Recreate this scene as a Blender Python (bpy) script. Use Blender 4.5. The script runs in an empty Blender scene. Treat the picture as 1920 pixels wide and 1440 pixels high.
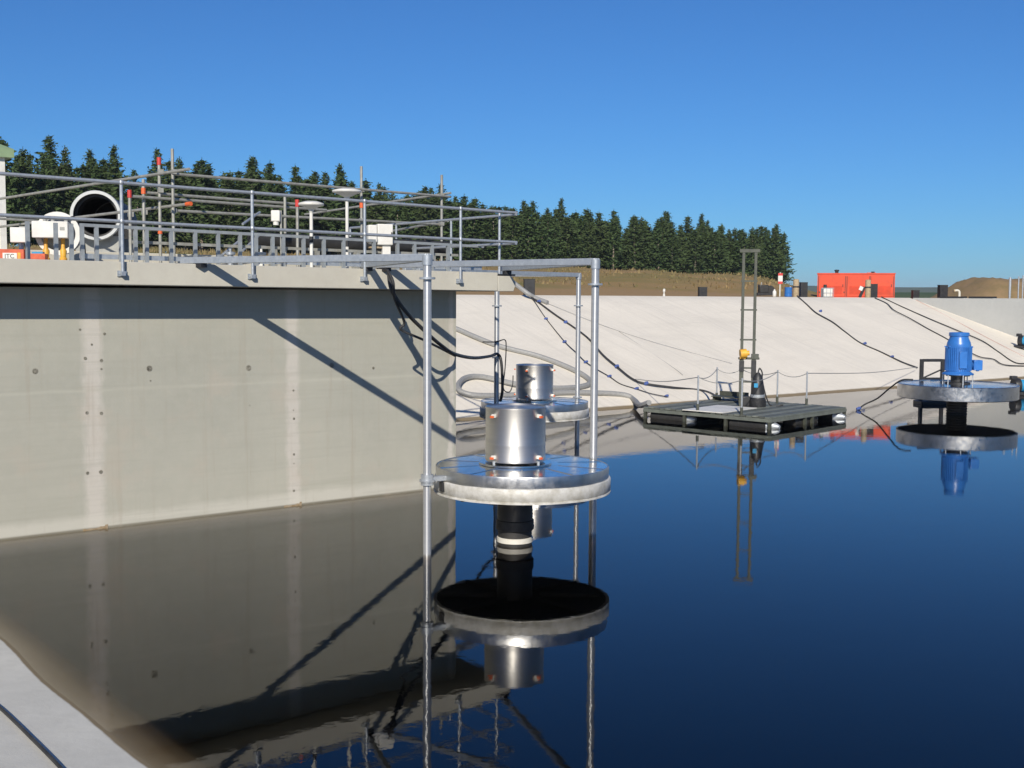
import bpy, math, random
from mathutils import Vector, Matrix
R = math.radians
sc = bpy.context.scene
col = sc.collection
# ------------------------------------------------------------------ camera
EYE = 3.4                                  # eye height over the water (water is z = 0)
FPX = 2200.0                               # focal length in photo pixels (1920 wide)
pit = math.atan((720 - 556) / FPX); rol = R(.35)
fw = Vector((0, math.cos(pit), -math.sin(pit))); r0 = Vector((1, 0, 0)); u0 = r0.cross(fw)
RT = math.cos(rol) * r0 + math.sin(rol) * u0
UP = math.cos(rol) * u0 - math.sin(rol) * r0
cd = bpy.data.cameras.new("camera"); cam = bpy.data.objects.new("camera", cd); col.objects.link(cam)
cd.sensor_width = 36; cd.lens = 36 * FPX / 1920; cd.clip_start = .1; cd.clip_end = 20000
m3 = Matrix((RT, UP, -fw)).transposed().to_4x4(); m3.translation = (0, 0, EYE)
cam.matrix_world = m3
sc.camera = cam
# ------------------------------------------------------------------ sky, sun, exposure
SUN_EL, SUN_AZ = 30.0, 5.3                 # the sun stands behind the camera, a little to its left
wd = bpy.data.worlds.new("World"); sc.world = wd; wd.use_nodes = True
wn = wd.node_tree.nodes; wl = wd.node_tree.links
bg = wn["Background"]; sky = wn.new("ShaderNodeTexSky"); sky.sky_type = 'NISHITA'
sky.sun_disc = False; sky.sun_elevation = R(SUN_EL); sky.sun_rotation = R(180 + SUN_AZ)
sky.altitude = 0; sky.air_density = 1.0; sky.dust_density = .0; sky.ozone_density = 3.0
tint = wn.new("ShaderNodeMix"); tint.data_type = 'RGBA'; tint.blend_type = 'MULTIPLY'; tint.inputs[0].default_value = 1
tint.inputs[7].default_value = (.44, .99, 1.70, 1)      # the camera's cool white balance on a deep clear sky
wl.new(sky.outputs[0], tint.inputs[6]); wl.new(tint.outputs[2], bg.inputs[0]); bg.inputs[1].default_value = .052
sd = bpy.data.lights.new("sun", 'SUN'); sd.energy = 5.0; sd.angle = R(.5); sd.color = (1, .93, .82)
sun = bpy.data.objects.new("sun", sd); col.objects.link(sun)
L = Vector((math.sin(R(SUN_AZ)) * math.cos(R(SUN_EL)), math.cos(R(SUN_AZ)) * math.cos(R(SUN_EL)), -math.sin(R(SUN_EL))))
sun.rotation_euler = L.to_track_quat('-Z', 'Y').to_euler(); sun.location = (-5, -20, 30)
vs = sc.view_settings; vs.view_transform = 'Standard'; vs.look = 'None'; vs.exposure = 0.03; vs.gamma = 1
# ------------------------------------------------------------------ frames
TH = R(38.5); CT, ST = math.cos(TH), math.sin(TH)      # the basin's axes: u along the walls, v away from them
def P(u, v, z=0.0): return Vector((u * CT - v * ST, u * ST + v * CT, z))
def UV(p): return (p.x * CT + p.y * ST, -p.x * ST + p.y * CT, p.z)
CAM = Vector((0, 0, EYE))
def ray(x, y):
    d = fw * FPX + RT * (x - 960) - UP * (y - 720); return d / d.y
def D(x, y, dep): return CAM + ray(x, y) * dep                       # a point at a known distance
def Wt(x, y, z=0.0): d = ray(x, y); return CAM + d * ((z - EYE) / d.z)   # a point on a level surface
def Q(x, y, vv): d = ray(x, y); return CAM + d * (vv / (-d.x * ST + d.y * CT))  # on a plane v = vv
VB, VC, ZC = 25.95, 36.8, 3.46             # far bank: waterline, crest, crest height
KB = ZC / (VC - VB)
def Sl(x, y, off=.03):                     # on the far bank's slope
    d = ray(x, y); nv = -d.x * ST + d.y * CT
    t = (-KB * VB - EYE) / (d.z - KB * nv); p = CAM + d * t
    if UV(p)[1] > VC + .1: p = Q(x, y, VC + .1)          # over the crest edge
    n = (P(0, -KB, 1)).normalized(); return p + n * off
# ------------------------------------------------------------------ mesh helpers
class MB:
    def __init__(s): s.v = []; s.f = []; s.mi = []; s.cur = 0
    def add(s, vs, fs):
        b = len(s.v); s.v += [tuple(x) for x in vs]
        for f in fs: s.f.append(tuple(i + b for i in f)); s.mi.append(s.cur)
        return s
    def box(s, c, d, rz=0.0, m=None):
        x, y, z = d[0] / 2, d[1] / 2, d[2] / 2
        vs = [Vector((i * x, j * y, k * z)) for k in (-1, 1) for j in (-1, 1) for i in (-1, 1)]
        if m is not None: vs = [m @ q for q in vs]
        if rz:
            a, b = math.cos(rz), math.sin(rz); vs = [Vector((q.x * a - q.y * b, q.x * b + q.y * a, q.z)) for q in vs]
        c = Vector(c); vs = [q + c for q in vs]
        return s.add(vs, [(0, 2, 3, 1), (4, 5, 7, 6), (0, 1, 5, 4), (2, 6, 7, 3), (0, 4, 6, 2), (1, 3, 7, 5)])
    def beam(s, a, b, w, h):               # rectangular bar from a to b, w wide, h high
        a, b = Vector(a), Vector(b); d = (b - a); ln = d.length; d.normalize()
        sd_ = d.cross(Vector((0, 0, 1)));
        if sd_.length < 1e-4: sd_ = Vector((1, 0, 0))
        sd_.normalize(); up = sd_.cross(d)
        m = Matrix((d, sd_, up)).transposed(); return s.box((a + b) / 2, (ln, w, h), m=m)
    def cyl(s, a, b, r, r2=None, n=16, cap=True):
        a, b = Vector(a), Vector(b); r2 = r if r2 is None else r2; d = (b - a).normalized()
        x = d.orthogonal().normalized(); y = d.cross(x)
        vs = []
        for c, rr in ((a, r), (b, r2)):
            for i in range(n):
                t = 2 * math.pi * i / n; vs.append(c + (x * math.cos(t) + y * math.sin(t)) * rr)
        fs = [(i, (i + 1) % n, n + (i + 1) % n, n + i) for i in range(n)]
        if cap: fs += [tuple(range(n - 1, -1, -1)), tuple(range(n, 2 * n))]
        return s.add(vs, fs)
    def tube(s, pts, r, n=8, smooth=6):
        p = [Vector(q) for q in pts]
        if smooth > 1 and len(p) > 2:
            o = []
            for i in range(len(p) - 1):
                a, b, c, d = p[max(i - 1, 0)], p[i], p[i + 1], p[min(i + 2, len(p) - 1)]
                for k in range(smooth):
                    t = k / smooth
                    o.append(.5 * ((2 * b) + (c - a) * t + (2 * a - 5 * b + 4 * c - d) * t * t + (3 * b - a - 3 * c + d) * t ** 3))
            o.append(p[-1]); p = o
        vs = []; x = None
        for i, q in enumerate(p):
            d = (p[min(i + 1, len(p) - 1)] - p[max(i - 1, 0)]).normalized()
            x = d.orthogonal().normalized() if x is None else (x - d * x.dot(d)).normalized()
            y = d.cross(x)
            for k in range(n):
                t = 2 * math.pi * k / n; vs.append(q + (x * math.cos(t) + y * math.sin(t)) * r)
        fs = []
        for i in range(len(p) - 1):
            for k in range(n): fs.append((i * n + k, i * n + (k + 1) % n, (i + 1) * n + (k + 1) % n, (i + 1) * n + k))
        fs += [tuple(range(n - 1, -1, -1)), tuple(range((len(p) - 1) * n, len(p) * n))]
        return s.add(vs, fs)
    def lathe(s, prof, c=(0, 0, 0), n=48, m=None):
        c = Vector(c); vs = []
        for r, z in prof:
            for i in range(n):
                t = 2 * math.pi * i / n; q = Vector((r * math.cos(t), r * math.sin(t), z))
                vs.append((m @ q if m is not None else q) + c)
        fs = []
        for j in range(len(prof) - 1):
            for i in range(n): fs.append((j * n + i, j * n + (i + 1) % n, (j + 1) * n + (i + 1) % n, (j + 1) * n + i))
        if prof[0][0] > 1e-6 and prof[0] != prof[-1]: fs.append(tuple(range(n - 1, -1, -1)))
        if prof[-1][0] > 1e-6 and prof[0] != prof[-1]: fs.append(tuple(range((len(prof) - 1) * n, len(prof) * n)))
        return s.add(vs, fs)
    def prism(s, poly, z0, z1):
        n = len(poly); vs = [(x, y, z0) for x, y in poly] + [(x, y, z1) for x, y in poly]
        return s.add(vs, [tuple(range(n - 1, -1, -1)), tuple(range(n, 2 * n))] + [(i, (i + 1) % n, n + (i + 1) % n, n + i) for i in range(n)])
    def build(s, name, mats, parent=None, loc=(0, 0, 0), rz=0.0, bevel=0, ang=35):
        me = bpy.data.meshes.new(name); me.from_pydata(s.v, [], s.f)
        mats = mats if isinstance(mats, (list, tuple)) else [mats]
        for q in mats: me.materials.append(q)
        me.polygons.foreach_set('material_index', s.mi)
        me.polygons.foreach_set('use_smooth', [True] * len(s.f))
        me.update(); me.set_sharp_from_angle(angle=R(ang))
        o = bpy.data.objects.new(name, me); col.objects.link(o)
        o.location = loc; o.rotation_euler = (0, 0, rz)
        if parent: o.parent = parent
        if bevel:
            b = o.modifiers.new("bevel", 'BEVEL'); b.width = bevel; b.segments = 2; b.limit_method = 'ANGLE'; b.angle_limit = R(40)
        return o
def tag(o, label=None, cat=None, group=None, kind=None):
    if label: o['label'] = label
    if cat: o['category'] = cat
    if group: o['group'] = group
    if kind: o['kind'] = kind
    return o
def thing(name, label, cat, loc, rz=TH, group=None):
    o = bpy.data.objects.new(name, None); col.objects.link(o); o.location = loc; o.rotation_euler = (0, 0, rz)
    o.empty_display_size = .2
    return tag(o, label, cat, group)
def copy_tree(o, parent=None):
    c = o.copy(); col.objects.link(c); c.parent = parent
    for ch in list(o.children): copy_tree(ch, c)
    return c
# ------------------------------------------------------------------ materials
def nodes(name):
    m = bpy.data.materials.new(name); m.use_nodes = True; t = m.node_tree
    return m, t.nodes, t.links, t.nodes["Principled BSDF"]
def noise(n, l, vec, scale, detail=4, rough=.6):
    q = n.new("ShaderNodeTexNoise"); q.inputs['Scale'].default_value = scale; q.inputs['Detail'].default_value = detail
    q.inputs['Roughness'].default_value = rough
    if vec is not None: l.new(vec, q.inputs['Vector'])
    return q.outputs['Fac']
def mapr(n, l, x, a, b, c=0.0, d=1.0):
    q = n.new("ShaderNodeMapRange"); q.inputs[1].default_value = a; q.inputs[2].default_value = b
    q.inputs[3].default_value = c; q.inputs[4].default_value = d; l.new(x, q.inputs[0]); return q.outputs[0]
def mixc(n, l, f, a, b, mode='MIX'):
    q = n.new("ShaderNodeMix"); q.data_type = 'RGBA'; q.blend_type = mode
    if hasattr(f, 'node'): l.new(f, q.inputs[0])
    else: q.inputs[0].default_value = f
    for i, x in ((6, a), (7, b)):
        if hasattr(x, 'node'): l.new(x, q.inputs[i])
        else: q.inputs[i].default_value = (*x, 1)
    return q.outputs[2]
def math_(n, l, op, a, b=None, c=None):
    q = n.new("ShaderNodeMath"); q.operation = op
    for i, x in enumerate((a, b, c)):
        if x is None: continue
        if hasattr(x, 'node'): l.new(x, q.inputs[i])
        else: q.inputs[i].default_value = x
    return q.outputs[0]
def bumpn(n, l, h, strength, dist):
    q = n.new("ShaderNodeBump"); q.inputs['Strength'].default_value = strength; q.inputs['Distance'].default_value = dist
    l.new(h, q.inputs['Height']); return q.outputs[0]
def simple(name, c, rough=.6, metal=0.0, c2=None, scale=6.0, lo=.35, hi=.7, bump=0.0, rvar=.12, spec=.5):
    m, n, l, b = nodes(name); tc = n.new("ShaderNodeTexCoord").outputs['Object']
    f = mapr(n, l, noise(n, l, tc, scale, 6, .65), lo, hi)
    c2 = c2 or tuple(x * .72 for x in c)
    l.new(mixc(n, l, f, c, c2), b.inputs['Base Color']); b.inputs['Metallic'].default_value = metal
    l.new(mapr(n, l, noise(n, l, tc, scale * 2.3, 4), .3, .7, max(rough - rvar, .02), min(rough + rvar, 1)), b.inputs['Roughness'])
    b.inputs['Specular IOR Level'].default_value = spec
    if bump: l.new(bumpn(n, l, noise(n, l, tc, scale * 6, 5), .5, bump), b.inputs['Normal'])
    return m
M = {}
M['galv'] = simple('galvanised_steel', (.50, .53, .55), .42, .55, (.38, .41, .44), 14)
M['galv_dull'] = simple('dull_galvanised_tube', (.40, .40, .36), .55, .35, (.27, .26, .22), 9)
M['stainless'] = simple('brushed_stainless', (.62, .60, .57), .27, 1.0, (.52, .51, .49), 5, rvar=.05)
def brushed(name, c, rough, aniso, metal=1.0, c2=None):
    m, n, l, b = nodes(name); tc = n.new("ShaderNodeTexCoord").outputs['Object']
    mp = n.new("ShaderNodeMapping"); mp.inputs['Scale'].default_value = (.4, .4, 5); l.new(tc, mp.inputs[0])
    f = mapr(n, l, noise(n, l, mp.outputs[0], 2.5, 5, .6), .3, .75)
    l.new(mixc(n, l, f, c, c2 or tuple(x * .86 for x in c)), b.inputs['Base Color']); b.inputs['Metallic'].default_value = metal
    l.new(mapr(n, l, f, 0, 1, rough - .03, rough + .04), b.inputs['Roughness'])
    tg = n.new("ShaderNodeTangent"); tg.direction_type = 'RADIAL'; tg.axis = 'Z'; l.new(tg.outputs[0], b.inputs['Tangent'])
    b.inputs['Anisotropic'].default_value = aniso; b.inputs['Anisotropic Rotation'].default_value = .25
    return m
M['stainless'] = brushed('brushed_stainless', (.70, .68, .64), .46, .6)
M['galv_post'] = brushed('galvanised_post', (.58, .59, .59), .38, .7, .6, (.46, .47, .48))
M['sheet'] = simple('bright_metal_sheet', (.66, .66, .65), .16, 1.0, (.55, .56, .57), 3, rvar=.07, bump=.0015)
M['rim'] = simple('dull_metal_rim', (.60, .60, .59), .36, 1.0, (.45, .45, .44), 4, rvar=.1, bump=.002)
M['pale_rim'] = simple('scaled_white_rim', (.62, .61, .57), .6, .15, (.42, .40, .34), 9, bump=.004)
M['black_rubber'] = simple('black_rubber', (.018, .018, .018), .6, 0, (.035, .033, .03), 7)
M['dark_tube'] = simple('dark_riser_tube', (.045, .042, .038), .45, .2, (.03, .03, .03), 6)
M['black'] = simple('black_plastic', (.014, .014, .016), .5, 0, (.03, .03, .03), 5)
M['white'] = simple('white_paint', (.72, .71, .66), .5, 0, (.60, .58, .52), 5)
M['rail_grey'] = simple('dull_grey_steel', (.34, .37, .38), .5, .3, (.26, .28, .29), 10)
M['pale_grey'] = simple('pale_grey_flange', (.52, .53, .51), .5, .1, (.42, .43, .42), 7)
M['faded_red'] = simple('faded_red_line', (.60, .36, .30), .8, 0, (.68, .48, .40), 4)
M['white_ring'] = simple('white_plastic', (.66, .64, .58), .4, 0, (.6, .57, .48), 9)
M['orange'] = simple('orange_paint', (.74, .07, .018), .5, 0, (.52, .055, .018), 1.6)
M['orange_old'] = simple('faded_orange_paint', (.62, .12, .04), .5, 0, (.40, .06, .03), 9)
M['red'] = simple('red_cap', (.62, .05, .04), .5, 0, (.45, .04, .03), 12)
M['orange_plastic'] = simple('orange_plastic', (.75, .14, .03), .5, 0, (.6, .1, .03), 12)
M['yellow'] = simple('yellow_paint', (.75, .42, .04), .5, 0, (.55, .26, .04), 8)
M['blue'] = simple('blue_machine_paint', (.035, .17, .50), .32, 0, (.028, .13, .40), 4, rvar=.06)
M['blue_plastic'] = simple('blue_clamp', (.045, .09, .28), .5, 0, (.035, .06, .2), 9)
M['teal'] = simple('teal_blue_paint', (.03, .28, .50), .4, 0, (.03, .2, .4), 6)
M['deckgreen'] = simple('dark_painted_deck', (.15, .165, .14), .65, 0, (.10, .11, .095), 5, bump=.003)
M['deckpale'] = simple('worn_deck_board', (.20, .215, .185), .7, 0, (.13, .14, .12), 4)
M['deckdark'] = simple('wet_deck_board', (.11, .12, .105), .55, 0, (.075, .08, .07), 4)
M['mastgreen'] = simple('olive_painted_steel', (.085, .09, .07), .5, .2, (.055, .06, .046), 6)
M['cable'] = simple('black_cable', (.02, .02, .02), .55, 0, (.04, .04, .04), 5)
M['hose'] = simple('grey_ribbed_hose', (.30, .30, .29), .6, 0, (.22, .22, .21), 20)
M['wood'] = simple('weathered_post', (.42, .33, .20), .8, 0, (.28, .21, .13), 8)
M['roofgreen'] = simple('pale_green_roof', (.26, .36, .20), .5, 0, (.22, .30, .17), 4)
M['cream'] = simple('cream_cladding', (.66, .64, .55), .7, 0, (.58, .55, .47), 2)
M['grey'] = simple('grey_plinth', (.36, .36, .33), .8, 0, (.27, .27, .25), 6)
M['mud'] = simple('dark_basin_floor', (.05, .042, .03), .9, 0, (.03, .026, .02), .6)
M['rust'] = simple('rust_stain', (.26, .18, .09), .9, 0, (.38, .32, .23), 14)
M['hole'] = simple('tie_hole_patch', (.27, .255, .20), .9, 0, (.38, .36, .30), 25)
M['ink'] = simple('dark_lettering', (.05, .045, .04), .7)
def concrete(name, c, c2, c3, stripes=(), foot=False, streak=False, bump=.004, algae=None, bands=False):
    m, n, l, b = nodes(name); tc = n.new("ShaderNodeTexCoord").outputs['Object']
    sp = n.new("ShaderNodeSeparateXYZ"); l.new(tc, sp.inputs[0])
    f = mapr(n, l, noise(n, l, tc, .55, 6, .62), .36, .66)
    cc = mixc(n, l, f, c, c2)
    f2 = mapr(n, l, noise(n, l, tc, 5.5, 7, .7), .42, .78, 0, .55)
    cc = mixc(n, l, f2, cc, c3)
    mp = n.new("ShaderNodeMapping"); mp.inputs['Scale'].default_value = (.25, .25, 3.2) if not streak else streak
    l.new(tc, mp.inputs[0])
    f3 = mapr(n, l, noise(n, l, mp.outputs[0], 1.0, 5, .6), .4, .72, 0, .42)
    cc = mixc(n, l, f3, cc, c2)
    for u_, w_ in stripes:                 # pale grouted joints of the shuttering
        mpp = n.new("ShaderNodeMapping"); mpp.inputs['Scale'].default_value = (3, 1, 1.3); l.new(tc, mpp.inputs[0])
        wob = math_(n, l, 'MULTIPLY', math_(n, l, 'SUBTRACT', noise(n, l, mpp.outputs[0], 2.0, 5, .7), .5), .22)
        d_ = math_(n, l, 'ABSOLUTE', math_(n, l, 'ADD', math_(n, l, 'SUBTRACT', sp.outputs[0], u_), wob))
        cc = mixc(n, l, mapr(n, l, d_, w_ * .45, w_ * 1.1, .85, 0), cc, (.55, .515, .455))
    if foot:
        wob = math_(n, l, 'MULTIPLY', math_(n, l, 'SUBTRACT', noise(n, l, tc, 1.2, 5, .7), .5), .25)
        zz = math_(n, l, 'ADD', sp.outputs[2], wob)
        cc = mixc(n, l, mapr(n, l, zz, .14, .26, .6, 0), cc, (.56, .54, .47))
        cc = mixc(n, l, mapr(n, l, sp.outputs[2], .012, .04, .75, 0), cc, (.10, .085, .05))
    if bands:                              # brushed bays of the lining and long faint scuffs down the slope
        w = n.new("ShaderNodeMapping"); w.inputs['Scale'].default_value = (4.5, .16, .16); w.inputs['Rotation'].default_value = (0, 0, .12); l.new(tc, w.inputs[0])
        cc = mixc(n, l, mapr(n, l, noise(n, l, w.outputs[0], 1.0, 6, .7), .50, .70, 0, .75), cc, tuple(x * .80 for x in c))
        w = n.new("ShaderNodeMapping"); w.inputs['Scale'].default_value = (.22, .9, .9); w.inputs['Rotation'].default_value = (0, 0, -.5); l.new(tc, w.inputs[0])
        cc = mixc(n, l, mapr(n, l, noise(n, l, w.outputs[0], 1.0, 6, .7), .52, .68, 0, .7), cc, tuple(x * .83 for x in c))
        fr_ = math_(n, l, 'ABSOLUTE', math_(n, l, 'SUBTRACT', math_(n, l, 'FRACT', math_(n, l, 'DIVIDE', sp.outputs[0], 6.2)), .5))
        cc = mixc(n, l, mapr(n, l, fr_, .0, .007, .30, 0), cc, tuple(x * .72 for x in c))
    if foot:                               # lift joint, board marks and thin runs below the deck
        zl = math_(n, l, 'ABSOLUTE', math_(n, l, 'ADD', math_(n, l, 'SUBTRACT', sp.outputs[2], 2.02), math_(n, l, 'MULTIPLY', math_(n, l, 'SUBTRACT', noise(n, l, tc, 1.5, 4), .5), .05)))
        cc = mixc(n, l, mapr(n, l, zl, .0, .035, .5, 0), cc, tuple(x * 1.13 for x in c))
        w = n.new("ShaderNodeMapping"); w.inputs['Scale'].default_value = (.35, .3, 9); l.new(tc, w.inputs[0])
        cc = mixc(n, l, mapr(n, l, noise(n, l, w.outputs[0], 1.0, 5, .7), .5, .72, 0, .5), cc, tuple(x * .82 for x in c))
        w = n.new("ShaderNodeMapping"); w.inputs['Scale'].default_value = (6, 1, .22); l.new(tc, w.inputs[0])
        cc = mixc(n, l, mapr(n, l, noise(n, l, w.outputs[0], 1.0, 6, .75), .55, .75, 0, .55), cc, (.34, .30, .235))
        cc = mixc(n, l, mapr(n, l, noise(n, l, tc, .9, 5, .65), .56, .7, 0, .45), cc, (.46, .40, .325))
    if algae:                              # slime and silt on what lies under the waterline
        zz = math_(n, l, 'ADD', sp.outputs[2], math_(n, l, 'MULTIPLY', math_(n, l, 'SUBTRACT', noise(n, l, tc, 3, 5, .7), .5), .02 if algae > .03 else .006))
        cc = mixc(n, l, mapr(n, l, zz, algae * .6, algae, .92, 0), cc, (.19, .14, .07))
    l.new(cc, b.inputs['Base Color']); b.inputs['Roughness'].default_value = .85; b.inputs['Specular IOR Level'].default_value = .25
    l.new(bumpn(n, l, noise(n, l, tc, 22, 6, .7), .5, bump), b.inputs['Normal'])
    return m
VW = 16.9                                   # front face of the tank wall
US = [(UV(Q(175, 760, VW))[0], .16), (UV(Q(549, 760, VW))[0], .14), (UV(Q(846, 760, VW))[0], .06)]
M['wall'] = concrete('tank_concrete', (.43, .42, .35), (.375, .37, .31), (.455, .435, .37), US, True)
M['slab'] = concrete('deck_concrete', (.55, .525, .44), (.50, .475, .40), (.44, .41, .34))
M['bank'] = concrete('bank_lining', (.775, .72, .612), (.725, .675, .575), (.66, .60, .50), streak=(1.5, .10, .10), bump=.006, algae=.07, bands=True)
M['nearbank'] = concrete('near_bank_lining', (.70, .68, .60), (.60, .585, .52), (.50, .485, .42), streak=(.5, 2.2, .4), bump=.006, algae=.010)
M['endwall'] = concrete('end_wall_concrete', (.42, .425, .405), (.37, .375, .36), (.46, .46, .435), streak=(.8, .8, .2))
def ground_mat():
    m, n, l, b = nodes('dry_grass_ground'); tc = n.new("ShaderNodeTexCoord").outputs['Object']
    mp = n.new("ShaderNodeMapping"); mp.inputs['Scale'].default_value = (1, 1, 1); l.new(tc, mp.inputs[0])
    f = mapr(n, l, noise(n, l, tc, .055, 6, .6), .42, .60)
    cc = mixc(n, l, f, (.33, .22, .10), (.17, .17, .055))
    cc = mixc(n, l, mapr(n, l, noise(n, l, tc, .9, 6, .75), .4, .7, 0, .7), cc, (.26, .18, .08))
    sp = n.new("ShaderNodeSeparateXYZ"); l.new(tc, sp.inputs[0])
    wob = math_(n, l, 'MULTIPLY', math_(n, l, 'SUBTRACT', noise(n, l, tc, .06, 4), .5), 60)
    far = mapr(n, l, math_(n, l, 'ADD', sp.outputs[0], wob), 130, 190)
    gr = mixc(n, l, mapr(n, l, noise(n, l, tc, .01, 5), .4, .6), (.05, .085, .025), (.085, .11, .04))
    cc = mixc(n, l, far, cc, gr)
    # a beaten dirt track beside the crest
    tr = mapr(n, l, math_(n, l, 'ADD', sp.outputs[1], math_(n, l, 'MULTIPLY', math_(n, l, 'SUBTRACT', noise(n, l, tc, .3, 4), .5), 5)), 42.5, 46.5, .85, 0)
    cc = mixc(n, l, tr, cc, (.33, .22, .115))
    l.new(cc, b.inputs['Base Color']); b.inputs['Roughness'].default_value = 1; b.inputs['Specular IOR Level'].default_value = .1
    l.new(bumpn(n, l, noise(n, l, tc, 3, 6, .7), .8, .1), b.inputs['Normal'])
    return m
M['ground'] = ground_mat()
M['dirt'] = simple('dry_dirt', (.25, .165, .085), 1, 0, (.17, .125, .055), .9, bump=.05)
M['hill'] = simple('distant_hill_cover', (.045, .075, .045), 1, 0, (.08, .095, .05), .004)
def water_mat():
    m, n, l, b = nodes('basin_water'); n.remove(b); out = n["Material Output"]
    tc = n.new("ShaderNodeTexCoord").outputs['Object']
    h1 = noise(n, l, tc, 1.3, 3, .5); h2 = noise(n, l, tc, 9, 3, .55)
    h = math_(n, l, 'ADD', math_(n, l, 'MULTIPLY', h1, 1.6), math_(n, l, 'MULTIPLY', h2, .5))
    nb = bumpn(n, l, h, 1.0, .00075)
    fr = n.new("ShaderNodeFresnel"); l.new(nb, fr.inputs['Normal'])
    ge = n.new("ShaderNodeNewGeometry")     # unrefracted sheet: sunlight also leaves it from below at the same angle
    l.new(mapr(n, l, ge.outputs['Backfacing'], 0, 1, 1.333, 1 / 1.333), fr.inputs[0])
    gl = n.new("ShaderNodeBsdfGlossy"); gl.inputs['Roughness'].default_value = .0; gl.inputs['Color'].default_value = (1, 1, 1, 1)
    l.new(nb, gl.inputs['Normal'])
    tr = n.new("ShaderNodeBsdfTransparent"); mx = n.new("ShaderNodeMixShader")
    l.new(fr.outputs[0], mx.inputs[0]); l.new(tr.outputs[0], mx.inputs[1]); l.new(gl.outputs[0], mx.inputs[2])
    l.new(mx.outputs[0], out.inputs['Surface'])
    va = n.new("ShaderNodeVolumeAbsorption"); va.inputs['Color'].default_value = (.42, .30, .10, 1); va.inputs['Density'].default_value = 5.5
    l.new(va.outputs[0], out.inputs['Volume'])
    return m
M['water'] = water_mat()
def leaf_mat(name, a, b_):
    m, n, l, b = nodes(name); oi = n.new("ShaderNodeObjectInfo"); tc = n.new("ShaderNodeTexCoord").outputs['Object']
    cc = mixc(n, l, mapr(n, l, noise(n, l, tc, 1.3, 4, .7), .35, .65), a, b_)
    cc = mixc(n, l, math_(n, l, 'MULTIPLY', oi.outputs['Random'], .45), cc, (.055, .062, .022))
    l.new(cc, b.inputs['Base Color']); b.inputs['Roughness'].default_value = .8; b.inputs['Specular IOR Level'].default_value = .15
    return m
M['needle'] = leaf_mat('pine_needles', (.040, .070, .026), (.070, .108, .036))
M['bark'] = simple('pine_bark', (.24, .19, .15), .95, 0, (.33, .28, .23), 3)

# ================================================================== THE SETTING
U_BK, K_BK = 3.12, .18                       # left bank: waterline and slope
U_END = 57.0
rnd = random.Random(5)
# --- ground sheet with the basin cut out (u, v frame)
def gz(u, v):
    A = None
    tab = [(-4000, 5.5), (60, 5.2), (121, 3.9), (145, 3.4), (181, 2.2), (205, 1.0), (240, -.5), (400, -1.5), (4000, -1.5)]
    for (a, za), (b, zb) in zip(tab, tab[1:]):
        if a <= u <= b: A = za + (zb - za) * (u - a) / (b - a); break
    A = 0 if A is None else A
    s = max(0., min(1., (v - 38.6) / 107.)); s = s * (1.35 - .35 * s)
    bu = 190 - (147 - v) * 1.27; f = max(0., min(1., (bu + 12 - u) / 24.)); f = f * f * (3 - 2 * f)
    z = 3.40 + A * s * f - .75 * (1 - f) * max(0., min(1., (v - 40) / 18.))
    r = math.hypot(u, v); t = max(0., min(1., (r - 320) / 500)); z += t * t * (3 - 2 * t) * 5.0 * (1 if u > 0 else .2)
    if 38 < v < 200 and -20 < u < 260: z += .25 * math.sin(u * .23 + v * .11) * min(1, (v - 38) / 20) + .12 * math.sin(u * .71 - v * .37) * min(1, (v - 38) / 20)
    return z
ul = [-4000, -1500, -600, -250, -120, -60, -30, -15, -3.72] + [2 + 6.5 * i for i in range(8)] + [57.4] + [61 + 6 * i for i in range(37)] + [300, 340, 400, 480, 560, 650, 760, 900, 1200, 1800, 3000, 5000]
vl = [-4000, -1500, -500, -150, -60, -30.0, 0, 18, 37.8] + [40 + 3 * i for i in range(8)] + [66 + 6 * i for i in range(24)] + [220, 260, 320, 400, 500, 620, 760, 900, 1200, 1800, 3000, 5000]
mb = MB(); idx = {}
for i, a in enumerate(ul):
    for j, c in enumerate(vl):
        idx[i, j] = len(mb.v); mb.v.append((a, c, gz(a, c)))
for i in range(len(ul) - 1):
    for j in range(len(vl) - 1):
        if -3.73 <= ul[i] and ul[i + 1] <= 57.41 and -30.01 <= vl[j] and vl[j + 1] <= 37.81: continue
        mb.f.append((idx[i, j], idx[i + 1, j], idx[i + 1, j + 1], idx[i, j + 1])); mb.mi.append(0)
tag(mb.build('ground', M['ground'], rz=TH, ang=180), kind='structure')
# --- far bank: the lined slope, with its submerged foot and flat crest
mb = MB(); nu, prof = 90, []
for k in range(15): prof.append((VB - 7 + k * .5, None))
vv = [VB - 7, VB - 3, VB - 1] + [VB + (VC - VB) * k / 14 for k in range(15)] + [VC + .05, VC + .5, VC + 1.02]
for i in range(nu + 1):
    u = -4 + (U_END + 4.02) * i / nu
    for q in vv:
        z = KB * (q - VB) if q <= VC else ZC - (0.0 if q < VC + .6 else .05)
        if VB + .3 < q < VC - .1: z += .018 * math.sin(u * .9 + q * .6) + .012 * math.sin(u * 2.3 - q)
        mb.v.append((u, q, z))
nv = len(vv)
for i in range(nu):
    for j in range(nv - 1):
        mb.f.append((i * nv + j, (i + 1) * nv + j, (i + 1) * nv + j + 1, i * nv + j + 1)); mb.mi.append(0)
tag(mb.build('far_bank', M['bank'], rz=TH), kind='structure')
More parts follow.
